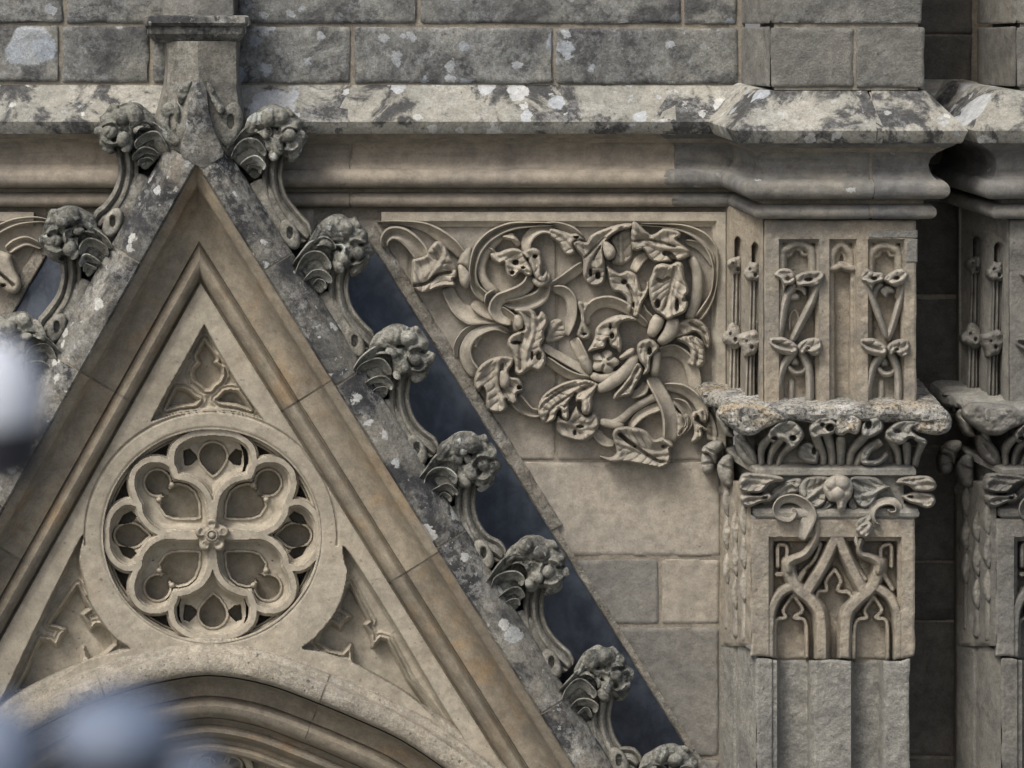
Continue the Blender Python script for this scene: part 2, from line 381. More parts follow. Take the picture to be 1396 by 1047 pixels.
M['margin'] = stone('eroded_margin', (.27, .245, .208), (.21, .195, .17), dark=(.07, .067, .06), dark_amt=.55, crust=.4, grain=.25, bump=1.0, vary=.06, pit=.6)
M['mortar'] = stone('mortar', (.27, .24, .198), (.22, .20, .17), dark=(.12, .11, .095), dark_amt=.4, grain=.2, bump=.6, vary=0, pit=.3)
M['lead'] = plain('blue_black_flashing', (.016, .022, .033), rough=.38, var=.5, scale=9, bump=.25, spec=.5, col2=(.05, .062, .082))
M['pale'] = plain('pale_paint', (.50, .54, .60), rough=.45, scale=3, var=.02)
M['paleblue'] = plain('pale_blue_paint', (.12, .155, .22), rough=.5, scale=3, var=.02)
M['black'] = plain('black_paint', (.012, .013, .018), rough=.5, scale=3)
M['ground'] = plain('dark_bounce_ground', (.11, .11, .10), rough=.9, scale=1.5, var=.1, bump=.4)  # tone kept dark to hold down the bounced light

# ================================================================== ground and building mass
gm = bpy.data.meshes.new('ground'); gm.from_pydata([(-600, -600, 0), (600, -600, 0), (600, 600, 0), (-600, 600, 0)], [], [[0, 1, 2, 3]])
gm.materials.append(M['ground']); go = link(bpy.data.objects.new('ground', gm)); go['kind'] = 'structure'; go['label'] = 'unseen dark ground far below the wall, added for bounce light'  # unseen ground, put in to bounce light onto the wall

def quadsheet(name, pts, mat, parent):       # closed slab from a list of (X, Y) true points between two depths
    X0, Y0, X1, Y1, h0, h1 = pts
    V = []
    for h in (h0, h1):
        for X, Y in ((X0, Y0), (X1, Y0), (X1, Y1), (X0, Y1)): V.append(W(X, Y, h))
    F = [[0, 3, 2, 1], [4, 5, 6, 7], [0, 1, 5, 4], [1, 2, 6, 5], [2, 3, 7, 6], [3, 0, 4, 7]]
    return mesh(name, np.array(V), F, mat, parent)

# ------------------------------------------------------------------ upper wall
uw = thing('ashlar_wall', 'weathered grey ashlar wall with pale lichen blots above the sloped ledge', 'wall', tuple(W(300, 120, 0)))
quadsheet('mortar_bed', (-500, -420, 1015, 130, -60, 10.5), M['mortar'], uw)
k = 0
for (y0, y1, xs) in ((-140, -42, [-200, 60, 330, 640, 800, 1006]), (-38, 30, [-130, 88, 322, 570, 930, 1006]), (36, 111, [-190, 82, 205, 480, 756, 1008])):
    for a, b in zip(xs[:-1], xs[1:]):
        k += 1; block('ashlar_block', a + 3.0, y0 + (a / 300 if y0 > 0 else 0), b - 2.6, y1 + (b / 300 if y0 > 0 else b / 400), 15, M['ashlar'], uw, seed=k, r=3, edge=2.2, amp=1.2, jit=1.2)

# ------------------------------------------------------------------ wall under the string course
lw = thing('spandrel_wall', 'beige dressed stone wall between the gable slope and the carved pier', 'wall', tuple(W(850, 1000, 0)))
for bx in ((-500, 240, 62, 560), (62, 240, 170, 400), (370, 240, 440, 470), (440, 240, 1000, 660), (660, 660, 1000, 900), (760, 900, 1000, 2400)): quadsheet('mortar_bed', (*bx, -60, -2.5), M['mortar'], lw)
for i, (x0, y0, x1, y1, mt) in enumerate((
        (560, 300, 757, 627, 'wall'), (760, 300, 984, 627, 'wall'), (430, 300, 557, 627, 'wall'), (372, 284, 428, 460, 'wall'), (64, 284, 160, 395, 'wall'),
        (640, 630, 982, 758, 'wall'), (700, 763, 898, 851, 'wallgrey'), (902, 763, 981, 851, 'wall'),
        (740, 855, 980, 1031, 'wallgrey'), (800, 1036, 980, 1160, 'wallgrey'), (-120, 296, 60, 560, 'wall'))):
    block('stone_block', x0, y0, x1, y1, 0, M[mt], lw, seed=40 + i, r=2 if y1 < 630 else 5, edge=2.2, amp=.9 if y1 < 630 else 1.1, dep=20)
# frame round the carved panel
def strip(name, pts, prof, mat, parent, n=10, closed=False):   # straight moulding with mitred corners along px points; prof = (offset, h)
    p = np.asarray(pts, float); N = len(p); V = []; Mn = len(prof)
    dirs = [(p[i + 1] - p[i]) / np.linalg.norm(p[i + 1] - p[i]) for i in range(N - 1)]
    for i in range(N):
        d0 = dirs[max(i - 1, 0)]; d1 = dirs[min(i, N - 2)]
        n0 = np.array([-d0[1], d0[0]]); n1 = np.array([-d1[1], d1[0]]); b = n0 + n1; b /= np.dot(b, n0) + 1e-9
        for u, h in prof: V.append(P(p[i][0] + b[0] * u, p[i][1] + b[1] * u, h))
    F = [[i * Mn + j, i * Mn + j + 1, (i + 1) * Mn + j + 1, (i + 1) * Mn + j] for i in range(N - 1) for j in range(Mn - 1)]
    F += [list(range(Mn))[::-1], [(N - 1) * Mn + j for j in range(Mn)]]
    return mesh(name, np.array(V), F, mat, parent, 30)
fp = [(0, -3), (0, 11), (1, 12), (12, 12), (13, 11), (15, 7), (18, 4), (20, 3.5), (20, -3)]
strip('panel_frame', [(520, 289), (990, 289), (990, 640)], fp, M['carved'], lw)
strip('panel_frame', [(-60, 289), (46, 289)], fp, M['carved'], lw)
# hollow fillets in the frame corners
for pts in ([(578, 304), (690, 304), (676, 311), (600, 311)], [(776, 304), (852, 304), (815, 311), (790, 311)], [(936, 307), (979, 307), (971, 319), (965, 319)]):
    pass

# ------------------------------------------------------------------ wall in the recess beside the pier
rw = thing('recess_wall', 'dark stone wall, shade painted into its colour, in the narrow recess between the two piers', 'wall', tuple(W(1270, 1000, -60)))
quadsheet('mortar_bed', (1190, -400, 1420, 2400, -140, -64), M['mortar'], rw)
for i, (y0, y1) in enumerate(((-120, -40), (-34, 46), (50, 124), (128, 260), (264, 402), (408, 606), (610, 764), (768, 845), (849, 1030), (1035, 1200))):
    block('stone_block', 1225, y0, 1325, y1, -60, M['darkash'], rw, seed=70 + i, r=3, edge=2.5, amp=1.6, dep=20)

# ------------------------------------------------------------------ string course: one profile wrapped along the wall and round the piers
def sweep_plan(name, plan, i0, t0, i1, t1, prof, mat, parent, rough=0.0, sub=14):
    """plan: list of (X, h) points; prof: (out, Y) true; piece runs from segment i0 at t0 to segment i1 at t1"""
    p = np.asarray(plan, float); N = len(p)
    dirs = [(p[i + 1] - p[i]) / np.linalg.norm(p[i + 1] - p[i]) for i in range(N - 1)]
    nrm = [np.array([-d[1], d[0]]) for d in dirs]      # toward the viewer when X grows
    def mit(i):
        if i == 0: return nrm[0]
        if i == N - 1: return nrm[-1]
        b = nrm[i - 1] + nrm[i]; return b / np.dot(b, nrm[i])
    st = []
    def segpt(i, t, u): return (p[i] + mit(i) * u) * (1 - t) + (p[i + 1] + mit(i + 1) * u) * t
    seq = []
    for i in range(i0, i1 + 1):
        a = t0 if i == i0 else 0.0; b = t1 if i == i1 else 1.0
        n = max(2, int(np.linalg.norm(p[i + 1] - p[i]) * (b - a) / sub))
        for k in range(n + 1):
            if k == 0 and i > i0: continue
            seq.append((i, a + (b - a) * k / n))
    if abs(t0) > 1e-6 or i0 > 0: pass
    Mn = len(prof); V = []
    for (i, t) in seq:
        for u, Y in prof:
            q = segpt(i, t, u)
            # keep block ends square: a straight cut at the piece's ends
            if (i, t) == seq[0] and 0 < t0 < 1: q = p[i] + (p[i + 1] - p[i]) * t0 + nrm[i] * u
            if (i, t) == seq[-1] and 0 < t1 < 1: q = p[i] + (p[i + 1] - p[i]) * t1 + nrm[i] * u
            e = 0.0
            if rough:
                n1 = rough * fbm(q[0] + q[1], Y * 1.0, 40, 4, 3) + rough * .6 * fbm(q[0] + q[1], Y, 9, 3, 8); e = n1
            V.append(W(q[0], Y + e * 0.6, q[1] + e))
    L = len(seq)
    F = [[a * Mn + j, a * Mn + j + 1, (a + 1) * Mn + j + 1, (a + 1) * Mn + j] for a in range(L - 1) for j in range(Mn - 1)]
    F += [list(range(Mn))[::-1], [(L - 1) * Mn + j for j in range(Mn)]]
    return mesh(name, np.array(V), F, mat, parent, 32)
def arc(cx, cy, r, a0, a1, n): return [(cx + r * math.cos(R(a0 + (a1 - a0) * k / n)), cy - r * math.sin(R(a0 + (a1 - a0) * k / n))) for k in range(n + 1)]
weather_prof = [(-20, 112.5), (6, 112.5), (9, 113.5), (22, 126), (38, 142), (53, 157), (55.5, 159.5), (56, 161), (50, 176), (48, 178), (-20, 178)]
mould_prof = [(-20, 178.3), (44, 178.3), (40, 182), (30, 187), (20, 194), (14, 202), (12, 210), (13.5, 218), (17, 224), (21, 228)] + arc(24, 240.5, 12.5, 75, -88, 10) + [(20, 253.5), (9, 254.5), (2, 257), (2, 261)] + arc(12, 271, 9.5, 80, -88, 8) + [(4, 281), (0, 283), (-20, 283)]
core_w = [(-20, 114.5), (6, 114.5), (8, 116), (22, 128.5), (52, 159), (53.5, 161), (48, 174), (46, 176), (-20, 176)]
core_m = [(-20, 180.3), (40, 180.3), (28, 189), (18, 195), (12, 203), (10, 210), (12, 218), (15, 224), (20, 230)] + arc(24, 240.5, 10.8, 75, -88, 6) + [(12, 253), (6.5, 257), (6.5, 261)] + arc(12, 271, 8, 80, -88, 6) + [(0, 281), (-20, 281)]
WALLP = [(-420, 0), (1008, 0), (1032, 128), (1231, 128), (1231, -60)]
sc = thing('string_course', 'lichen-blotched sloped stone ledge with roll mouldings running behind the gable', 'ledge', tuple(W(450, 283, 0)), 'wrapped string courses')
def tx(X): return (X + 420) / (1008 + 420)
def tp(X): return (X - 1032) / (1231 - 1032)
cuts = [(0, 0, 0, tx(477.2)), (0, tx(481.5), 0, tx(918.2)), (0, tx(922.5), 2, tp(1165)), (2, tp(1169), 3, 1.0)]
for ci, (i0, t0, i1, t1) in enumerate(cuts):
    sweep_plan('weathering_stone', WALLP, i0, t0, i1, t1, weather_prof, M['weather'], sc, rough=.45, sub=5)
    sweep_plan('moulding_stone', WALLP, i0, t0, i1, t1, mould_prof, M['stringgrey' if ci > 1 else 'string'], sc, rough=0.4, sub=8)
sweep_plan('mortar_core', WALLP, 0, 0, 3, 1.0, core_w, M['mortar'], sc)
sweep_plan('mortar_core', WALLP, 0, 0, 3, 1.0, core_m, M['mortar'], sc)
sweep_plan('weathering_stone', [(1150, -60), (1322, -60)], 0, 0, 0, 1.0, weather_prof, M['weather'], sc, rough=.45, sub=5)
sweep_plan('moulding_stone', [(1150, -60), (1322, -60)], 0, 0, 0, 1.0, mould_prof, M['stringgrey'], sc, rough=.4, sub=8)
PX2 = 322.0
W2 = [(1303, -60), (1342, 128), (1541, 128), (1541, -60)]
sc2 = thing('string_course', 'grey sloped ledge and rolls wrapped round the right-hand pier, cut by the frame', 'ledge', tuple(W(1400, 283, 0)), 'wrapped string courses')
sweep_plan('weathering_stone', W2, 0, 0, 2, 1.0, weather_prof, M['weather'], sc2, rough=.45, sub=5)
sweep_plan('moulding_stone', W2, 0, 0, 2, 1.0, mould_prof, M['stringgrey'], sc2, rough=.4, sub=8)

# ================================================================== gable
gb = thing('gable', 'steep pointed stone gable with crocketed lichen-crusted coping and ochre mouldings', 'gable', tuple(W(268, 1100, 60)))
AX, AY, SR, SL = 268.0, 222.0, 1.598, 1.787
def rake(side, u, y):
    return AX + (y - AY) / SR - u if side > 0 else AX - (y - AY) / SL + u
def apex_y(u): return AY + 2 * u / (1 / SR + 1 / SL)
def rake_block(name, side, ya, yb, prof, mat, k=.45, rough=.8, n=None, label=None):
    """ya None: the block folds over the apex (ya from the left cut instead)"""
    rows = []
    for (u, h) in prof:
        pts = []
        if side == 0:
            yl, yr = ya + k * u, yb + k * u; yp = apex_y(u)
            for t in np.linspace(0, 1, 18): y = yl + (yp - yl) * t; pts.append((rake(-1, u, y), y, h))
            for t in np.linspace(0, 1, 18)[1:]: y = yp + (yr - yp) * t; pts.append((rake(1, u, y), y, h))
        else:
            y0, y1 = ya + k * u, yb + k * u
            for t in np.linspace(0, 1, n or max(4, int((yb - ya) / 7))): y = y0 + (y1 - y0) * t; pts.append((rake(side, u, y), y, h))
        rows.append(pts)
    A = np.array(rows); x, y, h = A[..., 0], A[..., 1], A[..., 2]
    nz = rough * (fbm(x, y, 26, 4, 11) * 1.3 + .5 * fbm(x, y, 6, 2, 4)); nz[0] = 0; nz[-1] = 0
    V = P(x + nz * .4, y, h + nz).reshape(-1, 3)
    m, L = A.shape[:2]
    F = [[j * L + i, (j + 1) * L + i, (j + 1) * L + i + 1, j * L + i + 1] for j in range(m - 1) for i in range(L - 1)]
    if side < 0: F = [f[::-1] for f in F]
    F += [[j * L for j in range(m)], [j * L + L - 1 for j in range(m)][::-1]]
    return mesh(name, V, F, mat, gb, 34)
def cuts_of(lst, gap=2.4): return [(a + gap / 2, b - gap / 2) for a, b in zip(lst[:-1], lst[1:])]
cop = [(4, 60), (1.5, 112), (0, 116), (-2, 118), (-12, 118.5), (-25, 118), (-28, 116.5), (-31, 114), (-40, 106), (-49, 97), (-52, 94), (-54, 88), (-55, 10)]
for a, b in cuts_of([226, 369, 526, 747, 973, 1180]): rake_block('coping_stone', 1, a, b, cop, M['coping'], rough=.7)
for a, b in cuts_of([222, 359, 506, 690, 880]): rake_block('coping_stone', -1, a, b, cop, M['coping'], rough=.7)
reveal = [(-4, 60), (1.0, 104), (3, 103), (12, 97), (16, 94), (18, 91.5), (19, 87), (23, 77), (30, 67), (38, 60), (46, 56.5), (54, 56), (60, 57), (63, 57), (64.5, 51), (66, 51),
          (67, 60), (69.5, 67), (73.5, 72), (78.5, 74), (83.5, 72), (88, 67), (91, 60), (92.5, 52), (94, 46), (98, 44), (98, 0)]
rake_block('moulding_stone', 0, 506 - 1.2, 518 - 1.2, reveal, M['mould'], rough=.6)
for a, b in cuts_of([518, 752, 1180]): rake_block('moulding_stone', 1, a, b, reveal, M['mould'], rough=.8)
for a, b in cuts_of([506, 735, 1000]): rake_block('moulding_stone', -1, a, b, reveal, M['mould'], rough=.8)
for sdj, yj, pf in [(1, y_, cop) for y_ in (369, 526, 747, 973)] + [(-1, y_, cop) for y_ in (359, 506, 690)] + [(1, y_, reveal) for y_ in (518, 752)] + [(-1, y_, reveal) for y_ in (506, 735)]:
    rake_block('joint_mortar', sdj, yj - 3, yj + 3, [(u, h_ - 1.6) for u, h_ in pf], M['mortar'], rough=.8, n=3)
# dark sheet flashing from the coping back to the wall, and the eroded stone edge beside it
fl = [(-46, 60), (-54, 70), (-58, 66), (-80, 48), (-110, 30), (-150, 8), (-168, 4.5), (-168, 1)]
rake_block('flashing', 1, 338, 1230, fl, M['lead'], k=0, rough=1.0, n=70)
fl2 = [(-46, 60), (-54, 70), (-58, 66), (-80, 45), (-110, 22), (-134, 4.5), (-134, 1)]
rake_block('flashing', -1, 345, 960, fl2, M['lead'], k=0, rough=1.0, n=50)
mg = [(-168.8, -2), (-169, 7), (-171, 8.5), (-180, 8), (-187, 6), (-190, 3), (-191, -3)]
rake_block('margin_stone', 1, 392, 800, mg, M['margin'], rough=3.0, n=150)
rake_block('margin_stone', 1, 801, 1230, mg[:4] + [(-175, 5), (-176, -3)], M['margin'], rough=2.0, n=110)
rake_block('margin_stone', -1, 372, 960, [(a + 34, b) for a, b in mg], M['margin'], rough=2.0, n=110)

# ------------------------------------------------------------------ finial at the apex
def loft(name, sections, mat, parent, ang=30, rough=1.0):
    """sections: (y, [(x, h), ...]) front outlines seen from the front, closed at the back"""
    n = len(sections[0][1]); V = []; ys = np.array([s[0] for s in sections], float)
    arr = np.array([s[1] for s in sections], float)
    yy = np.concatenate([np.linspace(ys[i], ys[i + 1], max(2, int(abs(ys[i + 1] - ys[i]) / 5) + 1))[:-1] for i in range(len(ys) - 1)] + [ys[-1:]])
    for y in yy:
        row = np.array([[np.interp(y, ys, arr[:, j, c]) for c in (0, 1)] for j in range(n)])
        e = rough * (fbm(row[:, 0], np.full(n, y), 18, 3, 31))
        V.append(P(row[:, 0] + e * .8, y, row[:, 1] + e))
    L = len(yy); V = np.concatenate(V)
    F = [[a * n + j, a * n + j + 1, (a + 1) * n + j + 1, (a + 1) * n + j] for a in range(L - 1) for j in range(n - 1)]
    F += [list(range(n))[::-1], [(L - 1) * n + j for j in range(n)]]
    return mesh(name, V, F, mat, parent, ang)
fin = loft('finial', [(56, [(224, 20), (227, 95), (256, 118), (270, 120), (322, 96), (328, 20)]),
    (90, [(225, 20), (229, 96), (257, 119), (270, 121), (322, 97), (326, 20)]),
    (118, [(222, 20), (227, 98), (257, 121), (271, 123), (322, 98), (328, 20)]),
    (150, [(212, 20), (218, 100), (256, 122), (275, 124), (326, 100), (335, 20)]),
    (180, [(200, 20), (208, 100), (250, 118), (290, 118), (335, 98), (346, 20)]),
    (205, [(205, 20), (212, 92), (248, 108), (300, 108), (338, 92), (343, 20)]),
    (222, [(225, 20), (230, 80), (250, 90), (300, 90), (326, 80), (330, 20)])], M['stalk'], gb)
loft('apex_stone', [(112, [(257, 90), (260, 118), (268, 128), (276, 119), (280, 90)]), (124, [(255, 90), (258, 124), (268, 133), (281, 125), (285, 90)]),
    (150, [(252, 80), (256, 127), (266, 135), (284, 130), (292, 80)]), (180, [(248, 70), (252, 127), (268, 133), (292, 128), (300, 70)]),
    (206, [(243, 60), (246, 122), (272, 128), (304, 122), (310, 60)]), (213, [(246, 60), (248, 121), (273, 126), (303, 120), (307, 60)]), (228, [(271, 60), (273, 119), (276, 120), (280, 119), (282, 60)])], M['coping'], gb, rough=2.0)
for o_, sd2 in (([(262, 110), (250, 112), (243, 122), (242, 136), (248, 144), (256, 132)], 201), ([(282, 112), (291, 119), (299, 138), (307, 148), (299, 156), (290, 142), (284, 128)], 202), ([(240, 140), (246, 150), (244, 168), (238, 160)], 203)):
    leaf('crest_leaf', o_, 110, 12, M['crocket'], gb, w=5, foot=80, seed=sd2, rough=3.5, res=1.1)
for ex, rot in ((234, 14), (314, -14)):
    o = [(ex + 17 * math.cos(a) * math.cos(R(rot)) - 33 * math.sin(a) * math.sin(R(rot)) * -1 * .6, 170 + 31 * math.sin(a)) for a in np.linspace(0, 2 * math.pi, 14)[:-1]]
    leaf('eye_leaf', o, 100, 14, M['crocket'], gb, w=8, pits=[(ex + 1, 166, 6, 13, 14)], foot=60)
# moulded cap and the shaft that goes on above it
capo = [(196, 10), (199, 100), (204, 116), (266, 128), (334, 116), (339, 100), (342, 10)]
def capsec(y, k, dh): return (y, [(270 + (x - 270) * k, h + dh) for x, h in capo])
loft('finial_cap', [capsec(21, .96, -4), capsec(23, 1.0, 0), capsec(31, 1.01, 1), capsec(35, .99, -2), capsec(36.5, .93, -6), capsec(41, .94, -6), capsec(46, .935, -7), capsec(49, .90, -10), capsec(55, .84, -16), capsec(58, .76, -20)], M['coping'], gb, rough=1.4)
loft('finial_shaft', [(-60, [(222, 10), (225, 90), (258, 108), (270, 109), (318, 90), (320, 10)]), (21.5, [(221, 10), (224, 90), (257, 109), (271, 110), (318, 90), (321, 10)])], M['pierash'], gb)

# ------------------------------------------------------------------ crockets
def crocket(name, cx, cy, side, seed, h0=88, next_d=(88, 147), nostalk=False):
    rnd = random.Random(seed)
    S = 6.98
    ro = R(rnd.uniform(-9, 9)); sx_, sy_ = rnd.uniform(.92, 1.08), rnd.uniform(.92, 1.08)
    def rl(pts):
        r_ = []
        for a, b in pts:
            u, v_ = (a - 670) / S * sx_, (b - 335) / S * sy_; k_ = ss(0, 1, np.clip((900 - a) / 250, 0, 1))
            cu, su = math.cos(ro * k_), math.sin(ro * k_); r_.append((cx - side * (u * cu - v_ * su), cy + u * su + v_ * cu))
        return r_
    out = rl([(a + rnd.uniform(-10, 10), b + rnd.uniform(-10, 10)) for a, b in ((465, 140), (515, 82), (575, 88), (650, 60), (760, 76), (850, 130), (908, 190), (950, 290), (930, 345), (830, 330), (760, 360), (735, 430), (745, 500), (700, 580), (630, 582), (585, 540), (550, 600), (480, 600), (400, 530), (382, 450), (338, 390), (348, 330), (392, 290), (392, 230), (420, 185))])
    J = lambda v: v + rnd.uniform(-26, 26)
    blobs = []   # x, y, rx, ry, angle, up
    for bx, by, rx, ry, an, up in ((520, 130, 56, 52, 0, 17), (455, 240, 62, 52, -40, 17), (385, 372, 50, 60, 0, 14), (425, 500, 58, 46, 20, 10), (605, 200, 82, 76, 20, 24), (738, 185, 76, 92, -15, 23), (868, 245, 56, 105, -32, 18), (508, 375, 66, 66, 30, 26), (628, 470, 54, 66, 20, 29), (672, 530, 46, 62, 30, 27), (500, 545, 58, 40, 10, 15), (670, 110, 100, 46, 5, 13), (770, 340, 56, 40, -20, 24), (640, 330, 50, 84, 35, 14), (575, 300, 34, 60, -20, 17), (700, 420, 40, 70, 10, 16), (600, 400, 30, 50, 50, 19), (455, 455, 60, 34, 30, 20), (840, 330, 60, 30, 20, 20)):
        (px, py), = rl([(J(bx), J(by))]); kk = rnd.uniform(.86, 1.14); blobs.append((px, py, rx / S * kk, ry / S * kk, R(-side * (an + rnd.uniform(-15, 15))), up + rnd.uniform(-3, 3)))
    pits = [(*rl([(J(a), J(b))])[0], rx / S, ry / S, d) for a, b, rx, ry, d in ((660, 360, 56, 40, 16), (590, 300, 34, 50, 12), (560, 560, 40, 30, 16), (560, 450, 30, 40, 14), (670, 280, 60, 20, 12), (800, 295, 60, 20, 14), (440, 310, 50, 22, 12))]
    ring = rl([(508 + 104 * math.cos(t), 385 + 112 * math.sin(t)) for t in np.linspace(-2.6, 2.4, 12)])
    o = cr(out, True, 4)
    def f(x, y, sd):
        t = np.clip(sd / 13, 0, 1); h = h0 + 24 * np.sqrt(1 - (1 - t) ** 2) + 3 * fbm(x, y, 12, 4, seed) + 1.6 * fbm(x, y, 4, 2, seed + 5)
        for px, py, rx, ry, dp in pits:
            d = np.sqrt(((x - px) / rx) ** 2 + ((y - py) / ry) ** 2); h = h - dp * (1 - ss(.35, 1.2, d))
        d, _, _ = dist(x, y, cr(ring, False, 3)); h = h + 9 * np.exp(-(d / 2.6) ** 2)
        for px, py, rx, ry, an, up in blobs:
            ca, sa = math.cos(an), math.sin(an); ux = ((x - px) * ca + (y - py) * sa) / rx; uy = (-(x - px) * sa + (y - py) * ca) / ry
            d2 = 1 - ux ** 2 - uy ** 2; b = h0 + up + min(rx, ry) * 1.0 * np.sqrt(np.clip(d2, 0, 1)) + 1.8 * fbm(x, y, 7, 3, seed + 2) - 1.6 * np.exp(-(ux / .25) ** 2) * (up < 24)
            h = np.where(d2 > 0, np.maximum(h, b), h)
        return h
    head = hf('crocket', [o], f, M['crocket'], gb, 1.1, h0 - 30, ang=70)
    leaf('curl_bed', rl([(1112, 500), (1000, 400), (900, 310), (780, 300), (720, 400), (740, 560), (770, 690), (850, 760), (960, 660), (1050, 590)]), h0 - 4, 7, M['crocket'], head, w=7, foot=h0 - 42, seed=seed, rough=1.5)
    for pts, wd, up, hh in (([(1112, 498), (1010, 405), (905, 318), (800, 285), (730, 320), (715, 365)], [30, 84, 104, 100, 80, 40], 4, 20), ([(1060, 575), (1015, 480), (935, 425), (845, 432), (775, 500), (770, 545)], [30, 80, 96, 98, 84, 40], 2, 19),
                    ([(985, 640), (905, 588), (825, 580), (765, 625), (760, 665)], [24, 70, 84, 80, 34], 3, 17), ([(930, 690), (870, 655), (810, 665), (790, 710)], [20, 40, 46, 30], 2, 12)):
        qq = rl([(a + rnd.uniform(-16, 16), b + rnd.uniform(-16, 16)) for a, b in pts])
        stem('leaf_curl', qq, [a / S for a in wd], h0 + up, hh, M['crocket'], head, 'lean' if side > 0 else 'nael', foot=h0 - 30, rough=1.6, n=6)
    if not nostalk:
        dx, dy = next_d
        pts = [(cx + side * a, cy + b) for a, b in ((6, 10), (1, 34), (-1, 60), (5, 88), (19, 112), (dx * .42, dy * .87), (dx * .54, dy * .94))]
        stem('stalk', pts, [34, 30, 28, 30, 34, 34, 18], h0 - 22, 22, M['stalk'], head, 'ribs', foot=h0 - 75, rough=1.8, n=7)
        qq = [(cx + side * a, cy + b) for a, b in ((-24, 64), (-17, 78), (-6, 98), (8, 122), (dx * .30, dy * .98))]
        stem('stalk_base', qq, [20, 30, 36, 40, 30], h0 - 18, 16, M['stalk'], head, 'band', foot=h0 - 70, rough=3.5)
        ex, ey = cx + side * (dx * .26), cy + dy * .90
        a0 = R(24)
        el = [(ex + side * (12.5 * math.cos(t) * math.cos(a0) + 22 * math.sin(t) * math.sin(a0)), ey - 12.5 * math.cos(t) * math.sin(a0) + 22 * math.sin(t) * math.cos(a0)) for t in np.linspace(0, 2 * math.pi, 16)[:-1]]
        leaf('eye_leaf', el, h0 - 8, 15, M['stalk'], head, w=5, pits=[(ex, ey - 2, 5.5, 10.5, 13)], foot=h0 - 60, seed=seed + 1)
    return head
RC = [(372, 182), (462, 335), (545, 482), (635, 628), (728, 770), (820, 920), (912, 1052)]
for i, (x, y) in enumerate(RC):
    nx = RC[i + 1] if i + 1 < len(RC) else (x + 88, y + 147)
    crocket('crocket', x, y, 1, 10 + i, next_d=(nx[0] - x, nx[1] - y))
LC = [(174, 175), (96, 318), (24, 462)]
for i, (x, y) in enumerate(LC):
    nx = LC[i + 1] if i + 1 < len(LC) else (x - 76, y + 146)
    crocket('crocket', x, y, -1, 30 + i, next_d=(x - nx[0], nx[1] - y))

# ================================================================== traceried panel inside the gable
tp_ = thing('tracery_panel', 'blind tracery panel with round rose filling the inside of the gable', 'tracery', tuple(W(288, 1000, 30)))
FLOOR, FACE = -6.0, 56.0
CX, CY = 288.0, 730.0
c6 = lambda pts: Q(100, 560, 3.079, pts)
z3 = lambda pts: Q(200, 370, 4.553, pts)        # apex crop
zl = lambda pts: Q(0, 672, 2.792, pts)
zr = lambda pts: Q(450, 672, 2.792, pts)
ARCH = [(-60, 1022), (21, 974), (80, 943), (140, 919), (210, 899), (287, 889), (370, 902), (448, 930), (503, 953), (557, 978), (605, 1008), (650, 1041), (700, 1082)]
# openings outside the rose
tri = np.array(z3([(358, 325), (440, 480), (560, 690), (725, 920), (560, 880), (385, 862), (200, 885), (20, 935), (130, 730), (250, 520)]))
spl = np.array([(111, 731), (109, 762), (117, 797), (126, 826), (153, 865), (178, 884), (160, 890), (118, 901), (72, 930), (28, 960), (-6, 985), (-30, 990), (0, 955), (50, 852)])
spr = np.array([(470, 745), (469, 765), (473, 780), (466, 815), (452, 842), (428, 870), (412, 884), (440, 890), (478, 903), (520, 925), (560, 950), (600, 985), (640, 1022), (600, 955), (550, 870), (510, 805)])
ap = apex_y(97)
def plate_edge(y): return rake(-1, 97, y), rake(1, 97, y)
yb = 1100
pl = np.array([(rake(1, 97, ap), ap), (rake(1, 97, 1090), 1090), (700, 1092)] + [(x, y + 6) for x, y in ARCH[::-1]] + [(rake(-1, 97, 1040), 1040), (rake(-1, 97, 800), 800)])
circ = np.array([(CX + 150 * math.cos(a), CY + 147 * math.sin(a)) for a in np.linspace(0, 2 * math.pi, 97)[:-1]])
fl_l = np.array(zl([(296, 350), (250, 415), (205, 475), (190, 500), (222, 508), (250, 520), (232, 542), (215, 582), (192, 562), (155, 556), (130, 610), (95, 690), (62, 752), (130, 745), (200, 712), (268, 675), (314, 655), (318, 590), (338, 640), (380, 628), (440, 575), (420, 520), (385, 498), (362, 500), (348, 522), (335, 496), (312, 462), (345, 440), (325, 410), (308, 370)]))
fl_r = np.array(zr([(72, 345), (110, 415), (150, 488), (132, 500), (158, 540), (165, 584), (192, 552), (218, 560), (250, 620), (300, 715), (400, 850), (470, 950), (400, 880), (330, 812), (200, 728), (85, 650), (78, 580), (50, 612), (0, 600), (-50, 565), (-25, 505), (10, 490), (40, 518), (50, 490), (78, 470), (35, 440), (45, 400)]))
fl_a = np.array(z3([(360, 425), (395, 480), (428, 525), (438, 548), (425, 565), (468, 600), (474, 640), (455, 680), (415, 710), (398, 735), (362, 735), (345, 715), (300, 680), (284, 640), (292, 605), (330, 568), (312, 545), (306, 520), (335, 470)]))
fl_b = np.array(z3([(182, 725), (225, 728), (265, 748), (300, 780), (330, 795), (300, 825), (200, 835), (118, 858), (150, 790)]))
fl_c = np.array(z3([(480, 745), (520, 738), (562, 745), (600, 790), (645, 858), (560, 830), (450, 812), (430, 795), (455, 775)]))
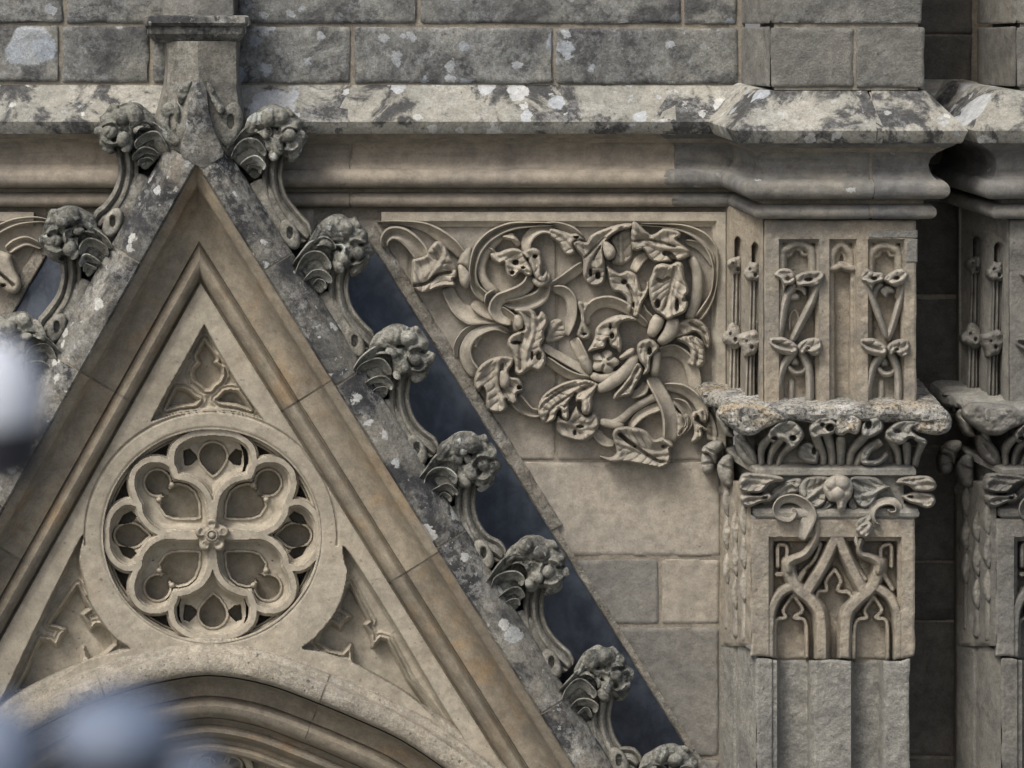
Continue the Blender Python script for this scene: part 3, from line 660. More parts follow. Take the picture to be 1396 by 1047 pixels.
def plate_h(x, y, sd):
    o1, _, _ = sdist(x, y, [cr(tri, True, 1)]); o2, _, _ = sdist(x, y, [cr(spl, True, 4)]); o3, _, _ = sdist(x, y, [cr(spr, True, 4)])
    d = np.maximum(np.maximum(o1, o2), o3)          # > 0 inside an opening
    h = np.where(d <= 0, FACE, FACE - 12 * ss(0, 1.2, d) - 3 * ss(1.5, 4, d) - 12 * ss(4, 9, d) - (FACE - FLOOR - 27) * ss(9, 10.5, d))
    rr = np.hypot((x - CX), (y - CY) * 150 / 147)
    h = h - 3.0 * (1 - ss(1.0, 2.2, np.abs(rr - 172))) * (d <= 0) * (y < 745)      # incised line round the ring
    f = np.full(x.shape, -1e9); PF = 16.0
    for lp in (fl_l, fl_r, fl_a, fl_b, fl_c): f = np.maximum(f, sdist(x, y, [lp])[0])
    f = f - 1.6
    led = 31 + 9 * np.exp(-((f + 3.4) / 1.9) ** 2) + 6 * (1 - ss(2, 6, d)) + 4 * np.exp(-((f + 9) / 1.6) ** 2)           # ledge with a raised bead along its cusped edge
    h = np.where(d > 1.2, np.where(f > 0, PF + 14 * (1 - ss(0, 1.8, f)), np.minimum(led, FACE - 14)), h)
    h = h - 1.5 * ss(3, 0, sd) + .9 * fbm(x, y, 30, 3, 2) + .35 * fbm(x, y, 6, 2, 3)
    return h
hf('tracery_frame', [pl, circ], plate_h, M['tracery'], tp_, 1.25, -14, ang=60)
# the rose
half = {
 'N': [(430, 275), (412, 220), (425, 150), (490, 103), (585, 90)],
 'NWb': [(430, 275), (480, 285), (530, 312), (565, 360), (580, 430), (585, 522)],
 'NWl': [(430, 275), (415, 232), (365, 205), (300, 212), (255, 255), (245, 310), (258, 360), (276, 395)],
 'W': [(276, 395), (225, 382), (175, 410), (145, 460), (140, 522)],
 'WNb': [(276, 395), (285, 440), (325, 490), (385, 517), (470, 514), (585, 520)]}
quad = {k_: cr(c6(v), n=7) for k_, v in half.items()}
def mirror(l, sx, sy): return np.stack([CX + 2 + (l[:, 0] - CX - 2) * sx, CY - .5 + (l[:, 1] - CY + .5) * sy], 1)
bars = [mirror(l, a, b) for l in quad.values() for a in (1, -1) for b in (1, -1)]
zq = lambda pts: Q(0, 518, 2.792, pts)
body_d = np.array(zq([(757, 523), (754, 470), (738, 430), (712, 408), (680, 400), (655, 402), (648, 418), (632, 440), (616, 450), (611, 480), (632, 512), (660, 523), (700, 526)]))
cd = zq([(599, 391)])[0]; neck = zq([(631, 427)])[0]; bulbs = zq([(655, 400), (606, 456)])
op_n = np.array(zq([(812, 364), (790, 345), (772, 322)] + [(810 + 51 * math.cos(t), 290 + 50 * math.sin(t)) for t in np.linspace(R(140), R(400), 16)] + [(850, 322), (834, 345)]))
op_w = np.array(zq([(567, 592), (548, 575)] + [(494 + 55 * math.cos(t), 592 + 44 * math.sin(t)) for t in np.linspace(R(-40), R(-320), 18)] + [(548, 609)]))
eye_n = np.array(zq([(697, 270), (722, 262), (745, 286), (752, 300), (728, 322), (703, 326)]))
eye_w = np.array(zq([(452, 548), (468, 515), (500, 500), (520, 520), (505, 540), (480, 546)]))
opens = [op_n, mirror(op_n, 1, -1), op_w, mirror(op_w, -1, 1)]
eyes = [mirror(eye_n, a, b) for a in (1, -1) for b in (1, -1)] + [mirror(eye_w, a, b) for a in (1, -1) for b in (1, -1)]
foil = [(287, 628, 46, 46), (290, 832, 46, 46), (178, 729, 46, 47), (402, 729, 46, 47), (214, 661, 34, 34), (366, 661, 34, 34), (214, 798, 34, 34), (366, 798, 34, 34), (290, 730, 88, 84)]
def rose_h(x, y, sd):
    q = np.full(x.shape, 1e9)
    for l in bars: q = np.minimum(q, dist(x, y, l)[0])
    rr = np.hypot((x - CX), (y - CY) * 150 / 147)
    infoil = np.zeros(x.shape, bool)
    for fx_, fy_, rx, ry in foil: infoil |= ((x - fx_) / rx) ** 2 + ((y - fy_) / ry) ** 2 < 1
    # openings: the four large ones are a round eye joined to a squarish body
    od = np.full(x.shape, -1e9)
    mx, my = CX + 2, CY - .5
    ax = mx - np.abs(x - mx); ay = my - np.abs(y - my)
    od = np.maximum(od, 16.4 - np.hypot(ax - cd[0], ay - cd[1])); od = np.maximum(od, sdist(ax, ay, [body_d])[0]); od = np.maximum(od, 6.2 - np.hypot(ax - neck[0], ay - neck[1]))
    for lp in opens: od = np.maximum(od, sdist(x, y, [lp])[0])
    ed = np.full(x.shape, -1e9)
    for lp in eyes: ed = np.maximum(ed, sdist(x, y, [lp])[0])
    # bar section: fillet, quirk, hollow, inner fillet, then the ledge round the opening
    h = np.full(x.shape, 26.0)
    h = np.where(q < 15, 26 + 9 * (1 - np.clip((q - 7.6) / 7.4, 0, 1)) ** 2.0, h)
    h = np.where(q < 7.4, 43 - 4 * ss(6.2, 7.4, q), h)
    h = np.where(q < 4.8, 52 - 9 * ss(4.0, 4.8, q), h)
    lip = (od > -5) & (od <= 0) & (q > 6.2)
    h = np.where(lip, np.where(od > -3.4, np.minimum(np.maximum(h, 29), 33), np.minimum(h, 26.5)), h)
    for bx, by in bulbs:
        dd = 1 - ((ax - bx) ** 2 + (ay - by) ** 2) / 17.0; h = np.where(dd > 0, np.maximum(h, 30 + 7 * np.sqrt(np.clip(dd, 0, 1))), h); od = np.where(dd > 0, -9, od)
    h = np.where((od > 0) & (q > 4.5), FLOOR + 18 * (1 - ss(0, 1.8, od)), h)
    h = np.where((ed > 0) & (q > 6.5), FLOOR + 10 * (1 - ss(0, 1.2, ed)), h)
    h = np.where((~infoil) & (q > 7.0), np.minimum(h, FLOOR + 46 * (1 - ss(7.0, 8.6, q))), h)
    # ring step round the rose
    h = np.where(rr > 143, np.maximum(h, 40 + (FACE - 40) * ss(146, 147.5, rr)), h)
    h = np.where((rr > 139) & (rr <= 143), np.maximum(h, 30 + 8 * ss(139, 140.2, rr) - 4 * ss(141, 143, rr)), h)
    return h + .6 * fbm(x, y, 24, 3, 6) + .35 * fbm(x, y, 5, 2, 9)
rose = hf('rose_tracery', [circ], rose_h, M['tracery'], tp_, .95, -14, ang=60)
# boss in the middle of the rose
bo = [(289 + (21.5 + 2.6 * math.cos(5 * a + 1.57)) * math.cos(a), 730 + (21.5 + 2.6 * math.cos(5 * a + 1.57)) * math.sin(a)) for a in np.linspace(0, 2 * math.pi, 81)[:-1]]
def boss_h(x, y, sd):
    a = np.arctan2(y - 730, x - 289); r = np.hypot(x - 289, y - 730)
    pet = np.cos(5 * a + 1.57)
    h = 58 + 7 * np.sqrt(1 - (1 - np.clip(sd / 4, 0, 1)) ** 2) - 9 * ss(.35, -1, pet) * ss(9, 14, r) - 3.5 * np.exp(-((r - 15.5) / 2.6) ** 2) * ss(-.2, .6, pet)
    h = np.where(r < 9, 67 - 2.5 * (1 - ss(5, 6, r)) - 3 * ss(7.6, 9, r), h); return np.where(r < 4.4, 65 + 5 * np.sqrt(np.clip(1 - (r / 4.6) ** 2, 0, 1)), h) + .8 * fbm(x, y, 6, 2, 4)
hf('rose_boss', [bo], boss_h, M['tracery'], rose, .9, 40)

# ------------------------------------------------------------------ arch below the gable
ah = thing('arch', 'pointed arch with heavy stone hood and stepped rolls below the rose', 'arch', tuple(W(298, 1100, 20)))
def arch_piece(name, t0, t1, prof, mat, rough=1.0):
    p = cr(ARCH, False, 10); tg = np.gradient(p, axis=0); tg /= np.linalg.norm(tg, axis=1, keepdims=True)
    nm = np.stack([-tg[:, 1], tg[:, 0]], 1); xs = p[:, 0]; xx = np.concatenate([[t0], xs[(xs > t0 + .5) & (xs < t1 - .5)], [t1]])
    p = np.stack([xx, np.interp(xx, xs, p[:, 1])], 1); nm = np.stack([np.interp(xx, xs, nm[:, 0]), np.interp(xx, xs, nm[:, 1])], 1)
    pr = np.array(prof); x = p[:, 0][:, None] + nm[:, 0][:, None] * pr[:, 0]; y = p[:, 1][:, None] + nm[:, 1][:, None] * pr[:, 0]
    h = np.broadcast_to(pr[:, 1], x.shape) + rough * (fbm(x, y, 20, 4, 8) + .5 * fbm(x, y, 5, 2, 2))
    V = P(x, y, h).reshape(-1, 3); N, m = x.shape
    F = [[i * m + j, i * m + j + 1, (i + 1) * m + j + 1, (i + 1) * m + j] for i in range(N - 1) for j in range(m - 1)]
    F += [list(range(m))[::-1], [(N - 1) * m + j for j in range(m)]]
    return mesh(name, V, F, mat, ah, 36)
hood = [(-26, 10), (-25, 40), (-22, 50), (-18, 54), (-12, 56), (-9, 63), (-3, 66), (0, 70), (2, 82), (4, 86), (14, 90), (25, 89), (29, 85), (31, 76), (32, 20)]
order1 = [(31, 0), (33, 62), (35, 52), (40, 41), (47, 35), (54, 35), (59, 39), (61, 34), (63, 40), (67, 50), (73, 55), (80, 54), (86, 47), (89, 36), (90, 0)]
order2 = [(89, -40), (90, 30), (93, 22), (98, 20), (100, 26), (104, 31), (109, 31), (113, 25), (115, 12), (118, 8), (123, 8), (125, 14), (129, 18), (134, 16), (137, 6), (138, -50)]
for a, b in ((-60, 131.6), (134.2, 445.6), (448.2, 700)):
    arch_piece('hood_stone', a, b, hood, M['arch'], 1.8); arch_piece('arch_roll', a, b, order1, M['mould'], .7)
for xj in (132.9, 446.9):
    arch_piece('joint_mortar', xj - 2.4, xj + 2.4, [(a, b - 1.6) for a, b in hood], M['mortar'], .8); arch_piece('joint_mortar', xj - 2.4, xj + 2.4, [(a, b - 1.6) for a, b in order1], M['mortar'], .6)
arch_piece('inner_order', -60, 700, order2, M['mould'], .6)
quadsheet('tympanum_back', (-80, 300, 720, 1500, -80, -42), M['tracery'], ah)
rg = [(300 + 42 * math.cos(a), 1052 + 34 * math.sin(a)) for a in np.linspace(0, 2 * math.pi, 41)]
stem('tracery_ring', rg, [12, 12], -40, 26, M['tracery'], ah, 'band', foot=-46, caps=False)
for k2 in range(6):
    a = k2 * math.pi / 3 + .5
    stem('tracery_foil', [(300 + 20 * math.cos(a) + 13 * math.cos(t), 1052 + 17 * math.sin(a) + 12 * math.sin(t)) for t in np.linspace(a - 2.2, a + 2.2, 8)], [6, 6], -40, 18, M['tracery'], ah, 'roll', foot=-46)
for pts in ([(345, 1010), (390, 1040), (430, 1075)], [(255, 1012), (210, 1042), (170, 1080)]):
    stem('tracery_bar', pts, [11, 11], -40, 24, M['tracery'], ah, 'band', foot=-46)

# ================================================================== carved foliage panel
fo = thing('foliage_relief', 'beige carved scrolling leaf relief with curling stems beside the gable', 'carving', tuple(W(800, 640, 0)), 'carved spandrel reliefs')
A_ = lambda p: Q(510, 290, 5.236, p)
B_ = lambda p: Q(750, 290, 5.236, p)
C_ = lambda p: Q(600, 440, 5.236, p)
D_ = lambda p: Q(780, 450, 5.236, p)
def sp(f, x, y): return f([(x, y)])[0]
def lf(f, outline, base, H, w=9, ridges=(), grooves=(), pits=(), balls=(), plane=(0, 0), seed=1, name='leaf', **kw):
    s = 5.236
    leaf(name, f(outline), base, H, M['carved'], fo, w, [(f(l), a, d / s) for l, a, d in ridges], [(f(l), a, d / s) for l, a, d in grooves],
         [(*sp(f, x, y), rx / s, ry / s, d) for x, y, rx, ry, d in pits], [(*sp(f, x, y), r / s, u) for x, y, r, u in balls], plane, foot=max(-4, base - 8), seed=seed, res=1.2, flat=name in ('leaf', 'bow'), **kw)
def sm(f, pts, widths, base, height, prof='hollow', name='stem', **kw):
    if prof in ('roll', 'band') and name == 'stem': prof = ('band', 'lean', 'nael')[int(pts[0][0] * 7 + pts[-1][1]) % 3]
    stem(name, f(pts), [a * 1.08 / 5.236 for a in widths], base, height * 1.12, M['carved'], fo, prof, foot=-4, taper=5, **kw)
# --- stems (lowest first)
sm(A_, [(20, 68), (200, 74), (350, 100), (450, 150), (560, 230), (640, 320)], [12, 34, 64, 86, 90, 60], 1, 17, 'lean')
sm(A_, [(82, 245), (78, 195), (120, 150), (195, 155), (265, 205), (320, 270), (345, 330)], [40, 70, 92, 100, 112, 118, 100], 1, 18, 'hollow')
sm(A_, [(1290, 84), (1150, 84), (980, 98), (840, 160), (752, 250), (715, 350), (706, 450), (728, 540), (810, 625)], [20, 34, 58, 74, 74, 62, 54, 66, 90], 2, 20, 'hollow')
sm(A_, [(930, 160), (835, 235), (775, 330), (765, 430), (805, 515), (880, 585)], [30, 66, 76, 70, 66, 76], 1, 15, 'roll')
sm(A_, [(520, 530), (560, 620), (612, 690), (690, 735), (790, 750), (900, 775)], [88, 92, 110, 130, 90, 30], 0, 14, 'band')
sm(A_, [(700, 640), (760, 680), (820, 720), (900, 760)], [60, 90, 80, 40], 2, 16, 'band')
sm(A_, [(1309, 150), (1210, 112), (1130, 145), (1085, 215), (1090, 300)], [40, 70, 76, 74, 60], 4, 19, 'lean')
sm(A_, [(1235, 480), (1195, 590), (1100, 642), (1000, 655), (915, 640)], [50, 100, 112, 80, 30], 1, 16, 'hollow')
sm(A_, [(1120, 440), (1100, 510), (1040, 560), (960, 590), (890, 625), (865, 690), (905, 755), (985, 790)], [60, 84, 88, 80, 90, 100, 74, 40], 6, 22, 'band')
sm(A_, [(800, 660), (820, 600), (870, 560)], [30, 60, 40], 8, 24, 'roll')
sm(A_, [(900, 680), (950, 720), (1000, 770), (1020, 850)], [40, 56, 60, 50], 4, 16, 'roll')
sm(C_, [(115, 255), (118, 160), (180, 66), (285, 10), (400, -8), (480, 30)], [26, 44, 46, 40, 34, 20], 0, 10, 'roll')
sm(C_, [(262, 372), (200, 290), (182, 190), (235, 92), (340, 38), (420, 34), (495, 70)], [90, 84, 78, 70, 58, 48, 40], 1, 19, 'nael')
lf(C_, [(205, 175), (240, 185), (268, 180), (275, 140), (300, 95), (260, 85), (220, 120)], 3, 14, w=5)
sm(C_, [(530, 530), (590, 600), (650, 640), (720, 645)], [110, 96, 70, 60], 2, 18, 'hollow')
sm(C_, [(725, 165), (870, 250), (1010, 330), (1085, 372)], [56, 60, 60, 50], 2, 16, 'roll')
sm(C_, [(745, 255), (850, 330), (960, 385), (1080, 405)], [60, 62, 60, 50], 3, 17, 'band')
sm(C_, [(955, 110), (1000, 210), (1045, 300)], [76, 78, 76], 2, 16, 'band')
lf(C_, [(988, 250), (1040, 232), (1085, 290), (1088, 350), (1062, 368), (1010, 322)], 8, 18, w=7, name='bud')
sm(B_, [(15, 545), (95, 560), (148, 620), (155, 720), (138, 790), (120, 880)], [50, 76, 76, 72, 74, 30], 3, 17, 'roll')
sm(B_, [(-30, 545), (60, 500), (140, 445), (240, 370)], [60, 70, 72, 70], 3, 16, 'band')
sm(B_, [(-40, 80), (60, 92), (150, 130), (235, 190)], [30, 50, 70, 50], 2, 17, 'lean')
sm(B_, [(265, 800), (255, 730), (320, 655), (420, 635), (520, 668), (600, 725), (700, 810)], [50, 66, 80, 84, 80, 60, 40], 2, 19, 'lean')
sm(B_, [(640, 84), (800, 92), (950, 112), (1080, 172), (1155, 262), (1182, 400), (1165, 560), (1115, 670), (1050, 760)], [14, 26, 54, 80, 76, 42, 34, 56, 60], 1, 17, 'hollow')
sm(B_, [(960, 205), (1060, 236), (1130, 300), (1168, 390)], [30, 64, 72, 30], 1, 13, 'lean')
sm(B_, [(1005, 315), (1048, 420), (1052, 540), (1030, 660), (985, 765)], [60, 72, 72, 76, 70], 2, 16, 'roll')
sm(B_, [(700, 292), (640, 335), (592, 420)], [50, 66, 66], 2, 15, 'band')
sm(B_, [(645, 650), (670, 715), (740, 775)], [50, 60, 60], 2, 14, 'lean')
sm(D_, [(130, 315), (210, 345), (320, 305)], [50, 62, 40], 5, 17, 'roll')
sm(D_, [(455, 170), (390, 290), (255, 390), (170, 430)], [70, 92, 84, 50], 10, 17, 'roll')
sm(D_, [(415, 470), (500, 432), (525, 370)], [50, 72, 50], 4, 16, 'roll')
sm(D_, [(610, 165), (720, 145), (815, 205), (862, 300), (885, 440)], [70, 90, 90, 96, 90], 1, 17, 'lean')
sm(D_, [(250, 665), (340, 645), (440, 560), (560, 490), (650, 470)], [36, 56, 54, 60, 60], 2, 15, 'roll')
sm(D_, [(410, 700), (480, 610), (590, 555), (660, 540)], [50, 66, 70, 60], 2, 17, 'roll')
sm(D_, [(650, 400), (780, 420), (870, 480), (928, 560), (950, 650)], [50, 72, 76, 84, 40], 3, 18, 'lean')
sm(D_, [(720, 500), (790, 540), (830, 610), (830, 680), (760, 760)], [40, 80, 70, 50, 30], 1, 15, 'hollow')
sm(D_, [(555, 330), (630, 450), (688, 580), (702, 700), (692, 800)], [84, 96, 104, 104, 96], 8, 22, 'roll')
sm(D_, [(195, 655), (280, 672), (370, 690)], [56, 60, 50], 4, 16, 'band')
sm(D_, [(165, 715), (220, 785), (305, 815)], [70, 74, 50], 1, 13, 'roll')
sm(B_, [(785, 735), (755, 800), (715, 885)], [80, 92, 60], 14, 18, 'band', name='tie')
sm(B_, [(880, 750), (860, 850), (775, 935)], [86, 100, 60], 13, 20, 'band', name='tie')
# --- leaves
lf(A_, [(275, 335), (320, 322), (372, 300), (388, 262), (430, 212), (470, 203), (512, 240), (545, 310), (572, 352), (592, 400), (590, 458), (562, 475), (580, 500), (570, 527), (500, 530), (440, 545), (380, 570), (330, 577), (285, 545), (263, 490), (270, 400)],
   10, 20, 12, ridges=[([(300, 480), (420, 410), (540, 330)], 5, 40), ([(430, 230), (440, 320)], 5, 25)], grooves=[([(292, 520), (380, 500), (450, 440), (545, 425)], 15, 15), ([(400, 300), (450, 330), (440, 290)], 6, 20)], seed=3)
lf(A_, [(605, 330), (640, 270), (692, 245), (702, 300), (690, 420), (640, 388), (598, 370)], 6, 16, 7, seed=4, name='bud')
lf(A_, [(600, 375), (645, 385), (692, 450), (686, 510), (660, 542), (625, 522), (605, 470)], 12, 19, 9, seed=5, name='bud')
lf(A_, [(912, 160), (985, 138), (1022, 180), (1048, 222), (1020, 242), (978, 200), (925, 188)], 8, 13, 6, seed=6)
lf(A_, [(800, 235), (850, 245), (872, 280), (905, 285), (870, 300), (835, 285)], 8, 12, 5, seed=6)
lf(A_, [(832, 290), (890, 282), (930, 265), (1000, 253), (1060, 275), (1085, 330), (1120, 385), (1132, 440), (1090, 452), (1045, 425), (1008, 462), (960, 457), (937, 405), (928, 355), (890, 372), (845, 342)],
   13, 20, 8, pits=[(1010, 355, 30, 25, 22), (986, 427, 20, 17, 20), (1065, 392, 18, 13, 16)], seed=7, plane=(.1, 0))
lf(A_, [(1052, 285), (1120, 250), (1180, 268), (1202, 340), (1195, 400), (1202, 448), (1232, 412), (1248, 460), (1212, 500), (1160, 482), (1132, 430), (1108, 370), (1078, 325)],
   14, 20, 8, pits=[(1150, 310, 23, 17, 20), (1095, 338, 10, 24, 16)], seed=8)
sm(A_, [(1130, 470), (1180, 510), (1235, 480), (1240, 430)], [30, 44, 42, 26], 12, 16, 'roll')
lf(C_, [(530, -95), (605, -110), (670, -85), (695, -45), (722, -82), (762, -45), (765, 15), (740, 65), (745, 115), (722, 160), (732, 190), (757, 240), (747, 310), (705, 352), (655, 332), (625, 345), (570, 377), (535, 355), (530, 290), (515, 220), (480, 160), (495, 100), (560, 62), (600, 45), (590, 0), (560, -60)],
   13, 22, 12, ridges=[([(610, -70), (650, 60), (610, 300)], 5, 40), ([(720, 170), (742, 250), (700, 320), (655, 290)], 4, 20)], pits=[(545, 142, 48, 15, 17), (655, 235, 12, 40, 14), (707, 238, 26, 40, 14)], grooves=[([(590, 80), (570, 200), (575, 330)], 5, 14)], seed=9)
lf(C_, [(530, -50), (570, -55), (598, -20), (590, 35), (560, 45), (530, 20)], 22, 16, 7, seed=10, name='bud')
lf(C_, [(742, 130), (770, 40), (800, -20), (870, -20), (905, 60), (880, 110), (800, 140)], 1, 6, 6, seed=11)
lf(C_, [(245, 390), (280, 312), (350, 260), (440, 238), (522, 250), (520, 300), (492, 340), (500, 382), (560, 395), (592, 440), (587, 490), (548, 510), (555, 565), (512, 582), (470, 548), (482, 600), (455, 637), (400, 647), (340, 622), (325, 570), (325, 510), (302, 463), (275, 497), (245, 460)],
   12, 22, 12, ridges=[([(420, 255), (390, 400), (400, 610)], 5, 34), ([(300, 320), (270, 460)], 4, 24)], pits=[(566, 462, 24, 19, 20), (512, 345, 18, 34, 16), (305, 480, 18, 26, 12)], grooves=[([(440, 300), (440, 450), (480, 540)], 7, 16)], seed=12)
lf(C_, [(425, 355), (460, 340), (495, 380), (495, 440), (465, 470), (430, 450)], 24, 15, 7, seed=13, name='bud')
lf(C_, [(697, 610), (722, 540), (765, 490), (835, 448), (925, 413), (1025, 403), (1095, 420), (1132, 442), (1112, 482), (1088, 530), (1087, 600), (1062, 652), (1020, 652), (1008, 610), (1000, 560), (968, 562), (958, 520), (930, 552), (917, 600), (920, 670), (900, 697), (870, 672), (860, 620), (832, 640), (820, 690), (752, 722), (715, 682)],
   13, 20, 11, grooves=[([(1060, 425), (900, 470), (760, 560), (715, 620)], 6, 13), ([(1080, 432), (930, 520), (800, 610), (755, 700)], 7, 13), ([(1100, 440), (980, 510), (890, 600)], 7, 13), ([(1020, 412), (860, 465), (735, 545)], 5, 11)], ridges=[([(1050, 500), (1040, 620)], 5, 24)], pits=[(1000, 585, 14, 34, 14), (965, 505, 16, 14, 12), (930, 575, 14, 30, 12)], plane=(0, .1), seed=14)
lf(C_, [(838, 660), (900, 690), (940, 640), (975, 588), (1000, 640), (1050, 672), (1100, 640), (1138, 700), (1122, 770), (1080, 822), (1020, 852), (950, 842), (880, 822), (830, 780), (822, 710)],
   7, 18, 10, ridges=[([(985, 640), (1010, 700), (1120, 720)], 4, 20), ([(900, 800), (990, 830), (1045, 790), (1000, 760)], 6, 20)], pits=[(1000, 742, 34, 17, 16), (962, 785, 16, 26, 14)], seed=15)
lf(B_, [(-5, 112), (80, 128), (150, 150), (192, 148), (242, 190), (192, 200), (165, 222), (182, 280), (140, 307), (100, 290), (62, 222), (-5, 170)], 9, 16, 8, pits=[(188, 176, 24, 13, 16)], seed=16)
lf(B_, [(160, 222), (200, 195), (260, 210), (292, 160), (372, 120), (480, 85), (582, 75), (582, 110), (500, 130), (432, 170), (400, 212), (382, 250), (387, 330), (397, 420), (382, 500), (320, 530), (265, 507), (235, 440), (233, 330), (190, 270)],
   10, 20, 9, grooves=[([(390, 180), (300, 270), (250, 320)], 6, 12), ([(370, 220), (310, 330)], 5, 10)], ridges=[([(270, 320), (330, 400), (380, 330)], 5, 22)], pits=[(288, 428, 15, 36, 16), (342, 446, 24, 36, 18)], seed=17)
lf(B_, [(375, 200), (420, 212), (467, 265), (457, 320), (412, 337), (383, 290)], 20, 16, 8, seed=18, name='bud')
lf(B_, [(430, 200), (500, 132), (585, 115), (588, 300), (540, 362), (480, 377), (430, 352), (467, 280)], 2, 9, 7, seed=19)
lf(B_, [(582, 75), (628, 75), (722, 160), (800, 113), (880, 118), (932, 145), (925, 180), (900, 187), (990, 265), (992, 312), (930, 342), (880, 347), (800, 357), (735, 350), (690, 302), (660, 260), (585, 267)],
   13, 20, 8, grooves=[([(590, 205), (720, 195), (890, 240)], 7, 11), ([(822, 288), (850, 295), (888, 342)], 20, 24)], ridges=[([(720, 165), (650, 185)], -6, 18)], plane=(0, -.15), seed=20, smooth=2)
lf(B_, [(400, 380), (440, 400), (500, 432), (550, 413), (612, 440), (637, 500), (652, 560), (685, 535), (695, 478), (707, 560), (662, 640), (627, 742), (588, 732), (596, 650), (578, 722), (545, 692), (545, 620), (500, 570), (450, 562), (420, 490)],
   9, 17, 8, pits=[(528, 492, 26, 24, 16)], grooves=[([(555, 520), (595, 600), (580, 720)], 8, 14)], seed=21)
lf(B_, [(748, 382), (800, 360), (862, 370), (900, 350), (942, 360), (957, 420), (962, 470), (982, 520), (987, 570), (965, 600), (987, 650), (962, 710), (900, 740), (840, 767), (800, 737), (740, 690), (710, 600), (705, 500), (725, 440)],
   15, 24, 14, ridges=[([(920, 380), (905, 560), (830, 740)], 5, 30), ([(760, 400), (800, 385), (845, 410)], 6, 22)], pits=[(766, 650, 27, 42, 22), (906, 660, 17, 62, 18), (960, 620, 22, 20, 14)], grooves=[([(765, 475), (800, 490), (845, 465)], 10, 15), ([(885, 390), (855, 560), (805, 700)], 6, 13)], seed=22)
lf(B_, [(890, 800), (980, 757), (1062, 760), (1122, 820), (1147, 900), (1137, 972), (1110, 962), (1072, 882), (1030, 852), (960, 882), (885, 897)], 6, 17, 8, grooves=[([(1000, 790), (1090, 850), (1125, 940)], 5, 13)], seed=23)
lf(D_, [(735, 60), (850, 35), (932, 80), (947, 150), (947, 232), (905, 272), (850, 262), (823, 232), (845, 170), (820, 110)], 10, 17, 8, grooves=[([(850, 60), (895, 140), (880, 250)], 5, 14), ([(870, 55), (930, 130)], 8, 16)], seed=24)
lf(B_, [(188, 640), (262, 638), (292, 652), (257, 720), (262, 800), (292, 860), (272, 900), (225, 907), (190, 870), (212, 800), (222, 740)], 8, 16, 7, pits=[(245, 866, 22, 11, 14)], seed=25)
lf(B_, [(330, 820), (400, 760), (482, 730), (580, 738), (622, 770), (540, 772), (492, 800), (492, 850), (512, 920), (502, 1000), (470, 972), (430, 952), (410, 902), (390, 962), (350, 972), (270, 992), (300, 930), (320, 880)], 12, 19, 9, pits=[(442, 880, 22, 30, 18), (430, 810, 10, 30, 12)], ridges=[([(580, 750), (440, 790), (360, 930)], 5, 26)], seed=26)
lf(D_, [(235 + (92 + 12 * math.cos(5 * a)) * math.cos(a), 228 + (82 + 10 * math.cos(5 * a)) * math.sin(a)) for a in np.linspace(0, 6.283, 31)[:-1]], 10, 16, 12, grooves=[([(235 + 28 * math.cos(a), 228 + 26 * math.sin(a)), (235 + 80 * math.cos(a), 228 + 72 * math.sin(a))], 6, 13) for a in np.arange(5) * 1.2566 + .628], balls=[(235, 228, 26, 12)], seed=27, name='flower', rough=2.0)
lf(D_, [(335, 192), (400, 136), (442, 128), (442, 170), (392, 202), (350, 212)], 16, 15, 7, seed=28, name='bud')
lf(D_, [(460, 228), (502, 270), (492, 330), (452, 400), (420, 462), (340, 482), (297, 497), (298, 460), (350, 400), (400, 325)], 11, 19, 9, grooves=[([(470, 270), (400, 400), (330, 470)], 4, 13)], seed=29)
lf(D_, [(463, 110), (510, 68), (572, 68), (617, 110), (615, 142), (562, 200), (557, 280), (532, 312), (503, 318), (520, 270), (478, 210)], 20, 20, 9, pits=[(552, 150, 22, 38, 22)], seed=30, name='bow')
sm(D_, [(605, 150), (600, 230), (585, 330)], [56, 64, 62], 12, 18, 'band', name='bow')
lf(D_, [(720, 530), (762, 592), (822, 598), (842, 650), (822, 720), (750, 772), (742, 690), (735, 600)], 5, 15, 8, grooves=[([(790, 610), (810, 680), (770, 740)], 6, 14)], seed=31)
lf(D_, [(848, 602), (900, 570), (942, 558), (967, 600), (962, 655), (920, 652), (900, 622), (882, 640), (930, 682), (972, 708), (950, 722), (925, 702), (932, 760), (882, 802), (850, 792), (872, 720)], 7, 17, 7, pits=[(895, 625, 16, 24, 16)], seed=32)
lf(D_, [(940, 540), (1010, 600), (1045, 700), (1060, 790), (960, 790), (950, 700), (970, 640)], 1, 12, 8, seed=33)
lf(D_, [(288, 742), (310, 702), (370, 688), (450, 693), (532, 720), (585, 782), (640, 765), (702, 790), (728, 832), (700, 852), (707, 910), (682, 962), (630, 987), (560, 977), (480, 962), (390, 947), (270, 947), (195, 898), (270, 907), (317, 872), (300, 800)],
   13, 22, 11, grooves=[([(340, 745), (395, 790), (447, 828)], 18, 17), ([(455, 835), (540, 892), (610, 935), (662, 940)], 12, 14)], pits=[(660, 830, 30, 18, 10)], ridges=[([(640, 790), (720, 830)], 5, 16)], seed=34)
